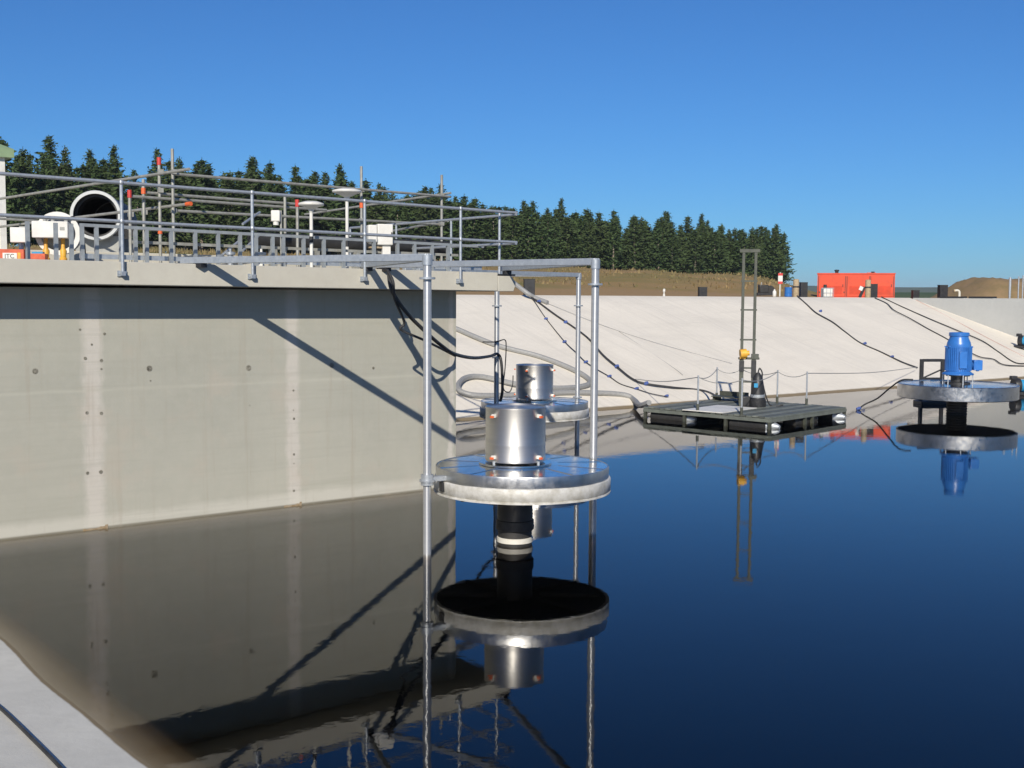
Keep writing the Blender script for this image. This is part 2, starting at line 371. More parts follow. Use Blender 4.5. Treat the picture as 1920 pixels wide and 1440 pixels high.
# --- near bank at the left, falling into the water
mb = MB(); us = [8.2, 6, 5, 4.4, 4, 3.7, 3.5, 3.3, 3.12, 2.9, 2.7, 2.4, 2, 1.4, .6, -.5, -2, -3.6, -3.75]
vs_ = [-30.2 + 1.3 * i for i in range(24)] + [1 + .35 * i for i in range(47)]
for q in vs_:
    for a in us:
        w = .05 * math.sin(q * 1.1 + .5) + .022 * math.sin(q * 2.7 + 1.3)
        z = K_BK * (U_BK - a) if 1.4 <= a <= 3.45 else (K_BK * (U_BK - 1.4) + (1.4 - a) * .63 if a < 1.4 else K_BK * (U_BK - 3.45) - (a - 3.45) * .62)
        mb.v.append((a, q, min(z, 3.42) if a < -3 else z + w * .12))
na = len(us)
for j in range(len(vs_) - 1):
    for i in range(na - 1): mb.f.append((j * na + i, (j + 1) * na + i, (j + 1) * na + i + 1, j * na + i + 1)); mb.mi.append(0)
tag(mb.build('near_bank', M['nearbank'], rz=TH, ang=180), kind='structure')
# --- basin floor and the bank behind the photographer
mb = MB().box((26, 2, -2.56), (62, 66, .1)); tag(mb.build('basin_floor', M['mud'], rz=TH), kind='structure')
mb = MB().box((26, -30.2, .4), (60, .4, 6.0)); b_ = mb.build('basin_wall', M['endwall'], rz=TH)
tag(b_, 'plain concrete basin wall behind the photographer on the near side', 'wall')
# --- water: one closed body with a flat top
mb = MB().box((25.9, 1.6, -1.2), (59.2, 63.0, 2.4)); tag(mb.build('water', M['water'], rz=TH), kind='structure')
# --- end wall at the right
t = thing('end_wall', 'grey vertical concrete wall closing the far right end of the basin', 'wall', P(U_END, 32.6, 0))
MB().box((.2, -30.5, .5), (.4, 69, 5.92)).build('wall_panel', M['endwall'], t)
vr = UV(D(1866, 560, 55))[1]
mb = MB().box((.2, -7.2 - 30, 3.53), (.44, 60, .14)); mb.build('raised_coping', M['endwall'], t)
for (pa, pb) in ((1762, 1806), (1816, 1862)):
    def vw(px):                             # where a sight line meets the end wall
        d = ray(px, 562); k = U_END / (d.x * CT + d.y * ST); q = CAM + d * k; return UV(q)[1] - 32.6
    MB().box((.18, (vw(pa) + vw(pb)) / 2, 3.50), (.36, abs(vw(pa) - vw(pb)), .10)).build('grating', M['black'], t)
# --- distant hills
def ridge(name, r, a0, a1, hts, seed, m, dep=500):
    g = random.Random(seed); mb = MB(); n = 80; ph = [g.uniform(0, 6) for _ in range(6)]
    for i in range(n + 1):
        t = i / n; az = R(a0 + (a1 - a0) * t)
        h = hts[0] + (hts[1] - hts[0]) * t + sum(hts[2] / (k + 1) * math.sin(t * (7 + 9 * k) + ph[k]) for k in range(6))
        d = Vector((math.sin(az), math.cos(az), 0))
        for q, zz in ((0, -10), (.35, .7), (.5, 1.), (1, .3)):
            p = d * (r + dep * q); p.z = h * zz if zz > 0 else zz; mb.v.append(tuple(p))
    for i in range(n):
        for j in range(3): mb.f.append((i * 4 + j, i * 4 + 4 + j, i * 4 + 5 + j, i * 4 + 1 + j)); mb.mi.append(0)
    return tag(mb.build(name, m, ang=180), kind='structure')
ridge('distant_hills', 3200, -40, 60, (40, 44, 5), 3, M['hill'])
ridge('distant_hills', 1500, 5, 60, (20, 14, 2.0), 8, M['hill'], 250)
# --- heap of dry earth at the right
mb = MB(); g = random.Random(2); cu, cv, _ = UV(D(1905, 556, 104)); n1, n2 = 48, 24
for i in range(n1 + 1):
    for j in range(n2 + 1):
        x = -9 + 22 * i / n1; y = -5 + 10 * j / n2
        e = (max(0, min(1, (x + 7.3) / 3.2)) ** .7) * max(0, min(1, (13 - x) / 5)) * max(0, 1 - (y / 5) ** 4)
        h = 2.45 * e * (1 + .035 * math.sin(x * 1.3) + .04 * math.sin(x * 3.1 + y * 2.2)) + .05 * g.random() * e
        mb.v.append((x, y, h - .05))
for i in range(n1):
    for j in range(n2): a = i * (n2 + 1) + j; mb.f.append((a, a + n2 + 1, a + n2 + 2, a + 1)); mb.mi.append(0)
pp = D(1905, 556, 104)
tag(mb.build('dirt_mound', M['dirt'], loc=(pp.x, pp.y, gz(cu, cv) - .05), rz=R(14), ang=180), kind='structure')

# ================================================================== TANK WITH ITS DECK
U_W, U_D, VD = 12.17, 13.02, 16.9 - .62     # wall corner, deck end, deck face
def zt(u): return 3.872 - .0053 * (u - 4.4) - .012   # deck top falls a little to the right
def zb(u): return zt(u) - .325
tank = thing('concrete_tank', 'long pale concrete tank wall rising from the water under a deck', 'tank', (0, 0, 0))
mb = MB().prism([(-40, VW), (U_W, VW), (U_W, 23.2), (8.6, 23.2), (8.6, 36), (-40, 36)], -2.49, 3.49)
o = mb.build('wall', M['wall'], tank)
# tie hole patches and rust, 3 mm proud of the wall
def spot(px, py, r):
    r *= .8; u, _, z = UV(Q(px, py, VW)); MB().lathe([(r * .6, 0), (r, .0)], (u, VW - .003, z), 12, Matrix.Rotation(R(90), 3, 'X')).build('tie_hole', M['hole'], tank)
for px, py, r in [(280, 691, .055), (466, 690, .055), (622, 685, .05), (66, 696, .05), (160, 672, .03), (190, 676, .03), (163, 774, .03), (190, 775, .03),
                  (164, 887, .03), (189, 885, .035), (150, 618, .022), (196, 626, .025), (172, 646, .02), (190, 692, .018), (282, 714, .015),
                  (550, 732, .022), (551, 785, .025), (551, 852, .025), (551, 920, .025), (550, 769, .015), (551, 869, .013), (468, 760, .012), (700, 690, .03)]:
    spot(px, py, r)
g = random.Random(4)
for px, w in ((178, .32), (549, .28)):
    mb = MB()
    u = UV(Q(px, 940, VW))[0]
    for k in range(9):
        x = u + (k / 8 - .5) * w; h = .02 + .03 * g.random() * (1.8 if k in (0, 8) else .8); mb.box((x, VW - .004, h / 2 - .01), (w / 8 * 1.02, .006, h))
    mb.build('rust_stain', M['rust'], tank)
# deck slab, a solid with a slight fall
mb = MB(); pr = [(VD, None)]
def slab(mb, ua, ub, va, vb, top, bot):
    vs = [(ua, va, bot(ua)), (ub, va, bot(ub)), (ub, vb, bot(ub)), (ua, vb, bot(ua)), (ua, va, top(ua)), (ub, va, top(ub)), (ub, vb, top(ub)), (ua, vb, top(ua))]
    mb.add(vs, [(3, 2, 1, 0), (4, 5, 6, 7), (0, 1, 5, 4), (1, 2, 6, 5), (2, 3, 7, 6), (3, 0, 4, 7)])
slab(mb, -40, 8.9, 23.503, 36.0, zt, zb); slab(mb, -40, 12.62, VD, 23.5, zt, zb)
o = mb.build('deck_slab', M['slab'], tank, bevel=.012)
mb = MB(); vs = []; e0 = zt(13) - .055; e1 = zb(13)       # the rounded nose at the deck's end, one step lower
poly = [(12.623, e0), (U_D - .10, e0), (U_D, e0 - .10), (U_D, e0 - .16), (U_D - .05, e1), (12.623, e1)]
n = len(poly); mb.add([(a, VD, z) for a, z in poly] + [(a, 23.5, z) for a, z in poly],
      [tuple(range(n)), tuple(range(2 * n - 1, n - 1, -1))] + [(i, n + i, n + (i + 1) % n, (i + 1) % n) for i in range(n)])
mb.build('deck_nose', M['slab'], tank, bevel=.008)
MB().box((12.83, VD + .25, e0 + .018), (.36, .5, .03)).build('shadow_gap_strip', M['black'], tank)  # thin black strip standing in for the shade in the nose's gap

# --- guard rail on the deck edge
hr = thing('guard_rail', 'galvanised two-bar guard rail along the front edge of the concrete deck', 'railing', P(5.97, VD, 0))
lu = lambda u: u - 5.97
RZ, MZ = 1.088, .555
def zr(u, h): return zt(u) + h * (1 - .0047 * (u - 6))
PU = [-5.8, -3.85, -1.9, .05, 2.0, 4.0, 5.97, 7.94, 9.89, 11.78]
for pu in PU:
    p = MB().cyl((lu(pu), -.045, zt(pu) - .17), (lu(pu), -.045, zr(pu, RZ)), .024, n=12)
    p.lathe([(.0, -.04), (.03, -.028), (.04, 0), (.03, .028), (0, .04)], (lu(pu), -.045, zr(pu, RZ)), 12)
    p.lathe([(.0, -.04), (.03, -.028), (.04, 0), (.03, .028), (0, .04)], (lu(pu), -.045, zr(pu, MZ)), 12)
    po = p.build('post', M['galv'], hr)
    f = MB().box((lu(pu), -.012, zt(pu) - .165), (.13, .02, .08)).box((lu(pu), -.05, zt(pu) - .165), (.06, .06, .06))
    f.cyl((lu(pu) - .045, -.03, zt(pu) - .165), (lu(pu) - .045, -.0, zt(pu) - .165), .014, n=6).cyl((lu(pu) + .045, -.03, zt(pu) - .165), (lu(pu) + .045, -.0, zt(pu) - .165), .014, n=6)
    f.build('base_flange', M['galv'], po)
pu = 12.72; MB().cyl((lu(pu), .09, zt(pu) - .06), (lu(pu), .09, zr(pu, RZ)), .024, n=12).build('post', M['galv'], hr)
for h, nm in ((RZ, 'top_rail'), (MZ, 'mid_rail')):
    MB().cyl((lu(-9), -.045, zr(-9, h)), (lu(13.0), -.045, zr(13.0, h)), .025, n=12).build(nm, M['galv'], hr)
for h, nm in ((RZ - .03, 'top_rail'), (MZ - .02, 'mid_rail')):
    MB().cyl((lu(12.97), -.07, zr(13, h)), (lu(12.97), 5.6, zr(13, h)), .024, n=12).build(nm, M['galv'], hr)
for vv_ in (1.9, 3.8, 5.6):
    MB().cyl((lu(12.97), vv_, zt(13) - .06), (lu(12.97), vv_, zr(13, RZ - .03)), .022, n=12).build('post', M['galv'], hr)
# --- low rail of flat posts behind it
VL = 17.35
lr = thing('low_rail', 'low galvanised rail of closely set square posts standing on the deck', 'railing', P(5.97, VL, 0))
pxs = [52, 105, 134, 154, 181, 227, 254, 275, 321, 366, 409, 450, 480, 511, 531, 569, 607, 644, 701, 745, 777, 810, 840, 875, 902, 912, 937]
za = UV(Q(154, 420, VL))[2] - zt(5.5); zc = UV(Q(880, 459, VL))[2] - zt(12)
def lrz(u): return zt(u) + za + (zc - za) * (u - 5.5) / 6.5
for px in pxs:
    u = UV(Q(px, 460, VL))[0]
    if u > 12.55: continue
    MB().box((lu(u), 0, (zt(u) + lrz(u)) / 2), (.052, .052, lrz(u) - zt(u))).build('post', M['rail_grey'], lr)
ua, ub = UV(Q(150, 417, VL))[0], UV(Q(906, 460, VL))[0]
MB().beam((lu(ua), 0, lrz(ua) - .01), (lu(ub), 0, lrz(ub) - .01), .055, .045).build('top_rail', M['rail_grey'], lr)
MB().beam((lu(ua), .05, zt(ua) + .10), (lu(ub), .05, zt(ub) + .10), .02, .07).build('toe_board', M['galv'], lr)
MB().beam((lu(ua + .8), .1, zt(ua) + .33), (lu(ub - .5), .1, zt(ub) + .33), .03, .045).build('mid_rail', M['galv_dull'], lr)

# --- scaffold tubes behind the rails
def ruv(p): return Vector(UV(p))
Vs0 = UV(D(326, 400, 20.0)); Vs1 = UV(D(828, 400, 24.6))
sf = thing('scaffold', 'rusty scaffold tube frame with red end caps standing on the deck', 'scaffold', (0, 0, 0), 0)
def tubep(nm, a, b, r=.027, caps=(), m='galv_dull'):
    o = MB().cyl(a, b, r, n=10).build(nm, M[m], sf)
    for c, rr, mm, nm2 in caps: MB().cyl(c[0], c[1], rr, n=10).build(nm2, M[mm], o)
    return o
def base(px, dep):
    p = D(px, 480, dep); u, v, _ = UV(p); p.z = zt(u); return p
def std(px, ytop, dep, cap=None, band=None):
    b = base(px, dep); t_ = D(px, ytop, dep); t_.x, t_.y = b.x, b.y
    caps = []
    if cap: caps.append(((t_ - Vector((0, 0, .11)), t_ + Vector((0, 0, .015))), .036, cap, 'end_cap'))
    if band: q = D(px, band, dep); caps.append(((Vector((b.x, b.y, q.z - .05)), Vector((b.x, b.y, q.z + .05))), .038, 'orange_plastic', 'coupler'))
    return tubep('standard', b, t_, caps=caps)
std(245, 358, 19.5, 'red'); std(271, 336, 19.8, None, 358); std(301, 297, 20.0, 'red', 433); std(326, 279, 20.0)
std(535, 368, 21.8); std(558, 376, 21.0, 'red'); std(678, 312, 23.2, None, 385); std(828, 328, 24.6)
def led(x0, y0, d0, x1, y1, d1, cap=None, r=.025):
    a, b = D(x0, y0, d0), D(x1, y1, d1); caps = []
    if cap: e = (b - a).normalized(); caps = [((b - e * .12, b + e * .015), .035, cap, 'end_cap')]
    return tubep('ledger', a, b, r, caps)
led(-40, 379, 25.2, 355, 317, 19.3); led(326, 326, 20.05, 845, 369, 24.7); led(-40, 430, 25, 357, 382, 19.4, 'orange_plastic')
led(326, 395, 20.1, 828, 421, 24.7); led(246, 368, 19.55, 612, 394, 22.7); led(271, 361, 19.85, 560, 383, 22.2)
led(572, 402, 28, 845, 362, 24.6); led(735, 433, 27.5, 840, 414, 24.7); led(240, 428, 19.6, 560, 444, 22)
led(-30, 408, 23, 95, 416, 24)
for px, py, dep in ((301, 322, 20), (326, 322, 20), (326, 395, 20.1), (678, 356, 23.2), (678, 413, 23.2), (828, 366, 24.6), (828, 420, 24.6), (301, 357, 20), (271, 398, 19.85), (245, 402, 19.55)):
    MB().box(D(px, py, dep), (.085, .085, .075), rz=.5).build('coupler', M['galv_dull'], sf)
# loose braces seen through the rails
for (x0, y0, x1, y1) in ((412, 482, 448, 452), (455, 470, 487, 440), (455, 420, 487, 398)):
    tubep('brace', D(x0, y0, 19.2), D(x1, y1, 19.9), .02, m='galv')

# --- large pipe end with pale flange
pc = D(180, 404, 24.0); ax = Vector((-.17, 1, .0)).normalized()
pm = ax.to_track_quat('Z', 'Y').to_matrix(); gp = base(180, 24)
bp = thing('large_pipe', 'large black pipe with pale flanged open mouth lying on the deck', 'pipe', (pc.x, pc.y, gp.z), 0)
c0 = Vector((0, 0, pc.z - gp.z))
MB().lathe([(.47, .02), (.47, 2.4), (.435, 2.4), (.435, .0), (.47, .02)], c0, 40, pm).build('pipe_body', M['black_rubber'], bp)
MB().lathe([(.437, -.05), (.495, -.05), (.505, -.03), (.505, .06), (.473, .08), (.473, .05), (.437, .05), (.437, -.05)], c0, 40, pm).build('flange', M['pale_grey'], bp)
MB().lathe([(.0, 2.2), (.433, 2.2)], c0, 40, pm).build('end_plate', M['black'], bp)
MB().lathe([(.385, .12), (.433, .12), (.433, .5), (.385, .5), (.385, .12)], c0, 40, pm).build('liner', M['dark_tube'], bp)
for s in (.4, 1.6): q = c0 + ax * s; MB().box((q.x, q.y, (c0.z - .40) / 2), (.9, .3, c0.z - .40)).build('cradle', M['grey'], bp)
# --- long dark pipe on stands behind the low rail
v_p = 19.6; a = UV(Q(470, 448, v_p)); b = UV(Q(842, 465, v_p))
lp = thing('long_pipe', 'long black pipe on short stands running along the deck behind rails', 'pipe', P(a[0], v_p, zt(a[0])))
MB().cyl((0, 0, a[2] - zt(a[0])), (b[0] - a[0], 0, b[2] - zt(a[0])), .13, n=20).build('pipe_body', M['black_rubber'], lp)
for k in range(5):
    x = (b[0] - a[0]) * (k + .5) / 5; MB().box((x, 0, .2), (.08, .2, .42)).build('stand', M['galv_dull'], lp)
kb = thing('concrete_kerb', 'pale low concrete kerb crossing the deck behind the long pipe', 'kerb', P(4.5, 20.6, zt(8)))
MB().box((4.0, 0, .14), (8.3, .25, .30)).build('kerb_body', M['slab'], kb, bevel=.01)
# --- dish shaped lamps on poles
def dish(px, ytop, ybot, w, dep, label):
    b = base(px, dep); zt_ = D(px, ytop, dep).z - b.z; zb_ = D(px, ybot, dep).z - b.z; r = w * dep / 2200 / 2
    t = thing('dish_lamp', label, 'lamp', b, 0, 'white dish lamps on the deck')
    MB().cyl((0, 0, 0), (0, 0, zb_), .028, n=12).build('pole', M['white'], t)
    MB().lathe([(.03, zb_ - .03), (.05, zb_ + .02), (r * .6, zb_ + (zt_ - zb_) * .52), (r * .97, zt_ - .035), (r, zt_ - .02), (r * .96, zt_ + .0), (r * .5, zt_ + .03), (0, zt_ + .038)], (0, 0, 0), 32).build('dish', M['white'], t)
    MB().cyl((0, 0, .42), (0, 0, .52), .034, n=12).build('band', M['black'], t)
dish(584, 381, 395, 48, 19.2, 'lower white dish lamp beside the red capped scaffold tube')
dish(651, 357, 372, 55, 20.5, 'taller white dish lamp just left of the tall scaffold standard')
# --- instrument cabinet
b = base(713, 20.4)
ic = thing('instrument_box', 'white twin cabinet on a bracket behind the guard rail', 'cabinet', b, TH - .35)
zz = D(713, 440, 20.4).z - b.z
MB().box((.07, 0, zz), (.27, .2, .36)).build('cabinet', M['white'], ic, bevel=.015)
MB().box((-.15, -.02, zz + .01), (.16, .18, .30)).cyl((-.15, -.02, zz - .17), (-.15, -.02, zz - .12), .06).build('side_cabinet', M['white'], ic, bevel=.02)
MB().box((.1, 0, (zz - .18) / 2), (.14, .1, zz - .18)).build('pedestal', M['white'], ic)
MB().box((.18, -.105, zz), (.02, .02, .08)).build('latch', M['ink'], ic)
MB().tube([(-.15, 0, zz - .18), (-.16, .02, zz - .35), (-.05, .05, zz - .5), (-.02, .1, .02)], .015).build('lead', M['cable'], ic)
MB().box((-.06, 0, zz - .22), (.3, .08, .03)).build('bracket', M['rust'], ic)
b = base(518, 21); zz = D(518, 405, 21).z - b.z
sb = thing('small_box', 'small white box on a thin pole among the scaffold tubes', 'box', b, 0)
MB().cyl((.08, .05, 0), (.08, .05, zz + .1), .02, n=10).build('pole', M['galv_dull'], sb)
MB().box((0, 0, zz), (.16, .12, .2)).build('housing', M['white'], sb, bevel=.02)
MB().cyl((0, 0, zz - .16), (0, 0, zz - .1), .05, n=12).build('gland', M['white'], sb)
for px, lab in ((490, 'small white valve on the deck below the scaffold brace'), (432, 'small grey valve on the deck left of the white one')):
    b = base(px, 19.4); vl_ = thing('valve', lab, 'valve', b, TH, 'small valves on the deck')
    MB().lathe([(.09, 0), (.09, .03), (.045, .05), (.045, .2), (.08, .22), (.08, .26), (.02, .27), (.02, .36), (0, .36)], (0, 0, 0), 16).build('body', M['white'] if px == 490 else M['galv'], vl_)
    MB().lathe([(.07, .35), (.09, .36), (.07, .37), (.07, .35)], (0, 0, 0), 16).build('hand_wheel', M['galv'], vl_)
# --- white blower with its flange
b = base(110, 18.9); h = lambda y: D(110, y, 18.9).z - b.z
bl = thing('white_blower', 'white box-fronted blower with round flange and yellow feet on deck', 'blower', b, R(12))
rm = Matrix.Rotation(R(90), 3, 'X')
MB().lathe([(.0, -.25), (.27, -.25), (.30, -.2), (.30, .1), (.335, .1), (.335, .16), (.27, .17), (.2, .22), (0, .22)], (0, .28, h(438)), 36, rm).build('drum', M['grey'], bl)
MB().lathe([(.27, .0), (.345, .0), (.345, .05), (.27, .05), (.27, .0)], (0, .0, h(438)), 36, rm).build('flange', M['white'], bl)
MB().box((-.085, -.1, h(432)), (.54, .3, .26)).build('front_box', M['white'], bl, bevel=.012)
MB().box((.1, -.253, h(430)), (.07, .006, .05)).build('label_plate', M['grey'], bl)
MB().tube([(.15, -.1, h(431) + .13), (.25, -.05, h(431) + .2), (.36, .1, h(431) - .05), (.38, .2, .08)], .016).build('lead', M['cable'], bl)
for x in (-.18, -.06, .14): MB().cyl((x, -.1, h(431) + .125), (x, -.1, h(431) + .17), .03, n=10).build('cap', M['grey'], bl)
MB().box((0, .05, .035), (.86, .55, .09)).build('plinth', M['grey'], bl, bevel=.008)
for x in (-.18, .08):
    f = MB().lathe([(.06, .08), (.06, .11), (.045, .13), (.05, .24), (.03, .28), (.03, h(446))], (x, -.06, 0), 14); f.build('foot', M['yellow'], bl)
# --- second white box, orange boxes, left building
b = base(38, 18.6); h2 = lambda y: D(38, y, 18.6).z - b.z
wb = thing('white_box', 'small white control box on the lettered orange crate', 'box', b, R(10))
MB().box((0, 0, h2(441)), (.235, .25, .235)).build('housing', M['white'], wb, bevel=.01)
MB().box((.05, 0, h2(428)), (.1, .06, .06)).build('handle', M['grey'], wb)
MB().cyl((0, .1, h2(478)), (0, .1, h2(452)), .04).build('leg', M['galv'], wb)
b = base(26, 18.4)
oc = thing('orange_crate', 'orange crate with white lettered plate and yellow stripe', 'crate', b, R(8))
MB().box((0, 0, .115), (.36, .22, .23)).build('box', M['orange_old'], oc, bevel=.008)
MB().box((-.03, -.113, .12), (.21, .006, .105)).build('plate', M['white'], oc)
MB().box((.107, -.113, .12), (.045, .006, .115)).build('stripe', M['yellow'], oc)
cu_ = bpy.data.curves.new('lettering', 'FONT'); cu_.body = 'JTC'; cu_.size = .095; cu_.extrude = .001; cu_.align_x = 'CENTER'; cu_.align_y = 'CENTER'
tmp = bpy.data.objects.new('lettering_curve', cu_); col.objects.link(tmp)
dg = bpy.context.evaluated_depsgraph_get(); tm = bpy.data.meshes.new_from_object(tmp.evaluated_get(dg))
bpy.data.objects.remove(tmp); tm.materials.clear(); tm.materials.append(M['ink'])
lt = bpy.data.objects.new('lettering', tm); col.objects.link(lt); lt.parent = oc; lt.location = (-.035, -.119, .12); lt.rotation_euler = (R(90), 0, 0)
b = base(72, 18.5)
oc2 = thing('orange_crate', 'plain orange crate at the foot of the white blower', 'crate', b, R(8))
MB().box((0, 0, .085), (.25, .2, .17)).build('box', M['orange_old'], oc2, bevel=.008)
MB().box((-.0, 0, .185), (.16, .14, .03)).build('lid', M['teal'], oc2)
b = base(30, 17.5); os_ = thing('orange_hose', 'dull red hose lying along the deck edge by the crates', 'hose', b, TH)
MB().tube([(-1.2, 0, .03), (-.4, -.05, .03), (.1, .04, .03), (.7, -.02, .025), (1.3, .1, .02)], .03).build('hose_run', M['orange_old'], os_)
b = base(8, 28.0); u_, v_, z_ = UV(b)
bd = thing('pump_house', 'cream building corner with pale green hipped roof at left edge', 'building', P(u_, v_, z_))
ze = D(8, 296, 28).z - b.z
MB().box((-2.4, 1.9, ze / 2), (4.8, 3.8, ze + .1)).build('wall', M['cream'], bd)
MB().box((-.03, -.03, ze / 2), (.14, .14, ze)).build('corner_post', M['white'], bd)
ov = .22; mb = MB(); zr_ = ze + .34
mb.add([(-4.8 - ov, -ov, ze), (ov, -ov, ze), (ov, 3.8 + ov, ze), (-4.8 - ov, 3.8 + ov, ze), (-4.8 - ov, -ov, ze + .2), (ov, -ov, ze + .2), (ov, 3.8 + ov, ze + .2), (-4.8 - ov, 3.8 + ov, ze + .2), (-3.2, 1.9, ze + 1.2), (-1.7, 1.9, ze + 1.2)],
       [(3, 2, 1, 0), (0, 1, 5, 4), (1, 2, 6, 5), (2, 3, 7, 6), (3, 0, 4, 7), (4, 5, 9, 8), (5, 6, 9), (6, 7, 8, 9), (7, 4, 8)])
mb.build('roof', M['roofgreen'], bd, ang=10)

# ================================================================== AERATORS AND THEIR GUIDE POSTS
def mooring(name, label, foot, beams, group, collar, r=.054):
    """a round guide post in the water, held by level arms from the deck"""
    t = thing(name, label, 'guide post', (foot.x, foot.y, 0), 0, group)
    MB().cyl((0, 0, -2.3), (0, 0, 3.86), r, n=24).build('post', M['galv_post'], t)
    MB().lathe([(r + .004, 3.80), (r + .012, 3.80), (r + .012, 3.93), (.0, 3.94)], (0, 0, 0), 20).build('cap', M['galv'], t)
    for z in collar:
        MB().lathe([(r + .002, z - .014), (r + .05, z - .014), (r + .05, z + .014), (r + .002, z + .014), (r + .002, z - .014)], (0, 0, 0), 20).build('collar', M['galv'], t)
    f0 = Vector((foot.x, foot.y, 0))
    for q in beams:
        e = q - f0; e.z = 3.90; s_ = Vector((0, 0, 3.90)); d_ = (e - s_).normalized()
        o = MB().beam(s_ - d_ * .04, e + d_ * .35, .09, .095).build('arm', M['galv'], t, bevel=.006)
        MB().box(e - Vector((0, 0, .075)), (.16, .12, .06), rz=math.atan2(d_.y, d_.x)).build('bracket', M['black'], o)
    return t
def dk(px): q = Q(px, 505, VD); return Vector((q.x, q.y, 0))
LN = D(801, 900, 15.3); RN = D(1112, 900, 16.7)
mooring('guide_post', 'nearest galvanised guide post standing in water left of the foil disc', LN, [dk(375), dk(690)], 'guide posts of the aerators', (3.63, .98))
mooring('guide_post', 'guide post rising behind the right rim of the nearest disc', RN, [dk(722), P(12.9, VD + .1)], 'guide posts of the aerators', (3.58,))
LF = D(930, 900, 25.0); RF = D(1081, 900, 26.9)
mooring('guide_post', 'slim far guide post below the end of the deck with black cable', LF, [P(12.95, 18.9), P(12.95, 21.5)], 'guide posts of the aerators', (3.2, 2.1))
mooring('guide_post', 'far guide post between the two nearer posts, right of smaller drum', RF, [P(12.95, 19.3), P(12.95, 22.9)], 'guide posts of the aerators', (3.2, 1.1))
def aerator(loc, label, posts, rot, off):
    t = thing('aerator', label, 'aerator', loc, 0, 'drum topped aerators')
    # disc: bright sheet lid, dull rim, scaled pale skirt
    o = MB().lathe([(.0, 1.115), (.5, 1.112), (1.17, 1.095)], (0, 0, 0), 96).build('lid', M['sheet'], t)
    mb = MB()
    for k in range(10):
        an = 2 * math.pi * k / 10 + .3; d_ = Vector((math.cos(an), math.sin(an), 0)); mb.beam(d_ * .52 + Vector((0, 0, 1.113)), d_ * 1.16 + Vector((0, 0, 1.099)), .02, .008)
    mb.build('lid_seams', M['sheet'], t)
    MB().lathe([(1.165, 1.075), (1.165, 1.10), (1.185, 1.10), (1.19, 1.085), (1.185, .945), (1.165, .945)], (0, 0, 0), 96).build('rim', M['rim'], t)
    mb = MB(); n = 96; g = random.Random(7); pr = [(1.165, .95), (1.203, .946), (1.212, .935), (1.21, .79), (1.19, .775), (1.216, .768), (1.216, .75), (1.17, .745)]
    for k, (r_, z_) in enumerate(pr):
        for i in range(n):
            a = 2 * math.pi * i / n; w = .002 * math.sin(a * 9 + k) + .0015 * math.sin(a * 23 + 2 * k) + .002 * g.uniform(-1, 1)
            mb.v.append(((r_ + w) * math.cos(a), (r_ + w) * math.sin(a), z_ + w * .6))
    for j in range(len(pr) - 1):
        for i in range(n): mb.f.append((j * n + i, j * n + (i + 1) % n, (j + 1) * n + (i + 1) % n, (j + 1) * n + i)); mb.mi.append(0)
    mb.build('skirt', M['pale_rim'], t, ang=60)
    MB().lathe([(1.175, .75), (.62, .80), (.30, .74), (.0, .74)], (0, 0, 0), 64).build('underside', M['black_rubber'], t)
    mb = MB()
    for k in range(8):
        an = 2 * math.pi * k / 8; d_ = Vector((math.cos(an), math.sin(an), 0)); mb.beam(d_ * .25 + Vector((0, 0, .72)), d_ * 1.13 + Vector((0, 0, .75)), .03, .07)
    mb.build('stiffeners', M['black_rubber'], t)
    OFF = Vector((off, 0, 0))
    # pedestal flange and drum shaped motor cover
    MB().lathe([(.0, 1.135), (.0, 1.14), (.50, 1.14), (.50, 1.115), (.47, 1.11)], OFF, 64).build('base_plate', M['sheet'], t)
    cv = MB().lathe([(.395, 1.165), (.41, 1.165), (.415, 1.185), (.412, 1.20), (.412, 1.39), (.414, 1.40), (.412, 1.41), (.412, 1.875), (.417, 1.885), (.417, 1.90), (.405, 1.905), (.39, 1.89), (.0, 1.895)], OFF, 96).build('drum_cover', M['stainless'], t)
    for k in range(4):
        an = R(45 + 90 * k) + rot; p = Vector((math.cos(an), math.sin(an), 0)) * .425 + OFF
        MB().cyl((p.x, p.y, 1.14), (p.x, p.y, 1.185), .02, n=10).build('foot', M['galv'], t)
        for z in (1.24, 1.80):
            e = (p - OFF).normalized(); q = p + e * .008 + Vector((0, 0, z))
            mb = MB().box(q, (.05, .035, .045), rz=an); mb.cyl(q, q + e * .035, .02, n=10)
            la = mb.build('latch', M['white'], cv); MB().box(q + Vector((0, 0, -.012)) + e * .035, (.03, .045, .03), rz=an).build('grip', M['orange_plastic'], la)
    # riser below the disc
    MB().lathe([(.24, .34), (.245, .345), (.245, .76), (.0, .76)], OFF, 40).build('riser', M['dark_tube'], t)
    MB().lathe([(.25, .20), (.262, .21), (.262, .335), (.25, .345)], OFF, 40).build('boot', M['black_rubber'], t)
    MB().lathe([(.235, -.4), (.235, .21)], OFF, 40).build('lower_tube', M['black_rubber'], t)
    MB().lathe([(.236, .03), (.248, .035), (.248, .10), (.236, .105)], OFF, 40).build('white_band', M['white_ring'], t)
    # sliding clamps that run on the guide posts
    for q in posts:
        d_ = Vector((q.x - loc[0], q.y - loc[1], 0)); ln = d_.length; e = d_.normalized(); an = math.atan2(e.y, e.x)
        mb = MB().beam(e * 1.12 + Vector((0, 0, 1.0)), e * (ln - .05) + Vector((0, 0, 1.0)), .10, .06)
        mb.lathe([(.058, .92), (.085, .92), (.085, 1.06), (.058, 1.06), (.058, .92)], d_, 20)
        mb.build('clamp', M['galv'], t)
        MB().box(e * 1.2 + Vector((0, 0, .88)), (.08, .09, .12), rz=an).build('pad', M['black'], t)
    return t
AN = D(979, 900, 16.0); AF = D(1001, 900, 25.9)
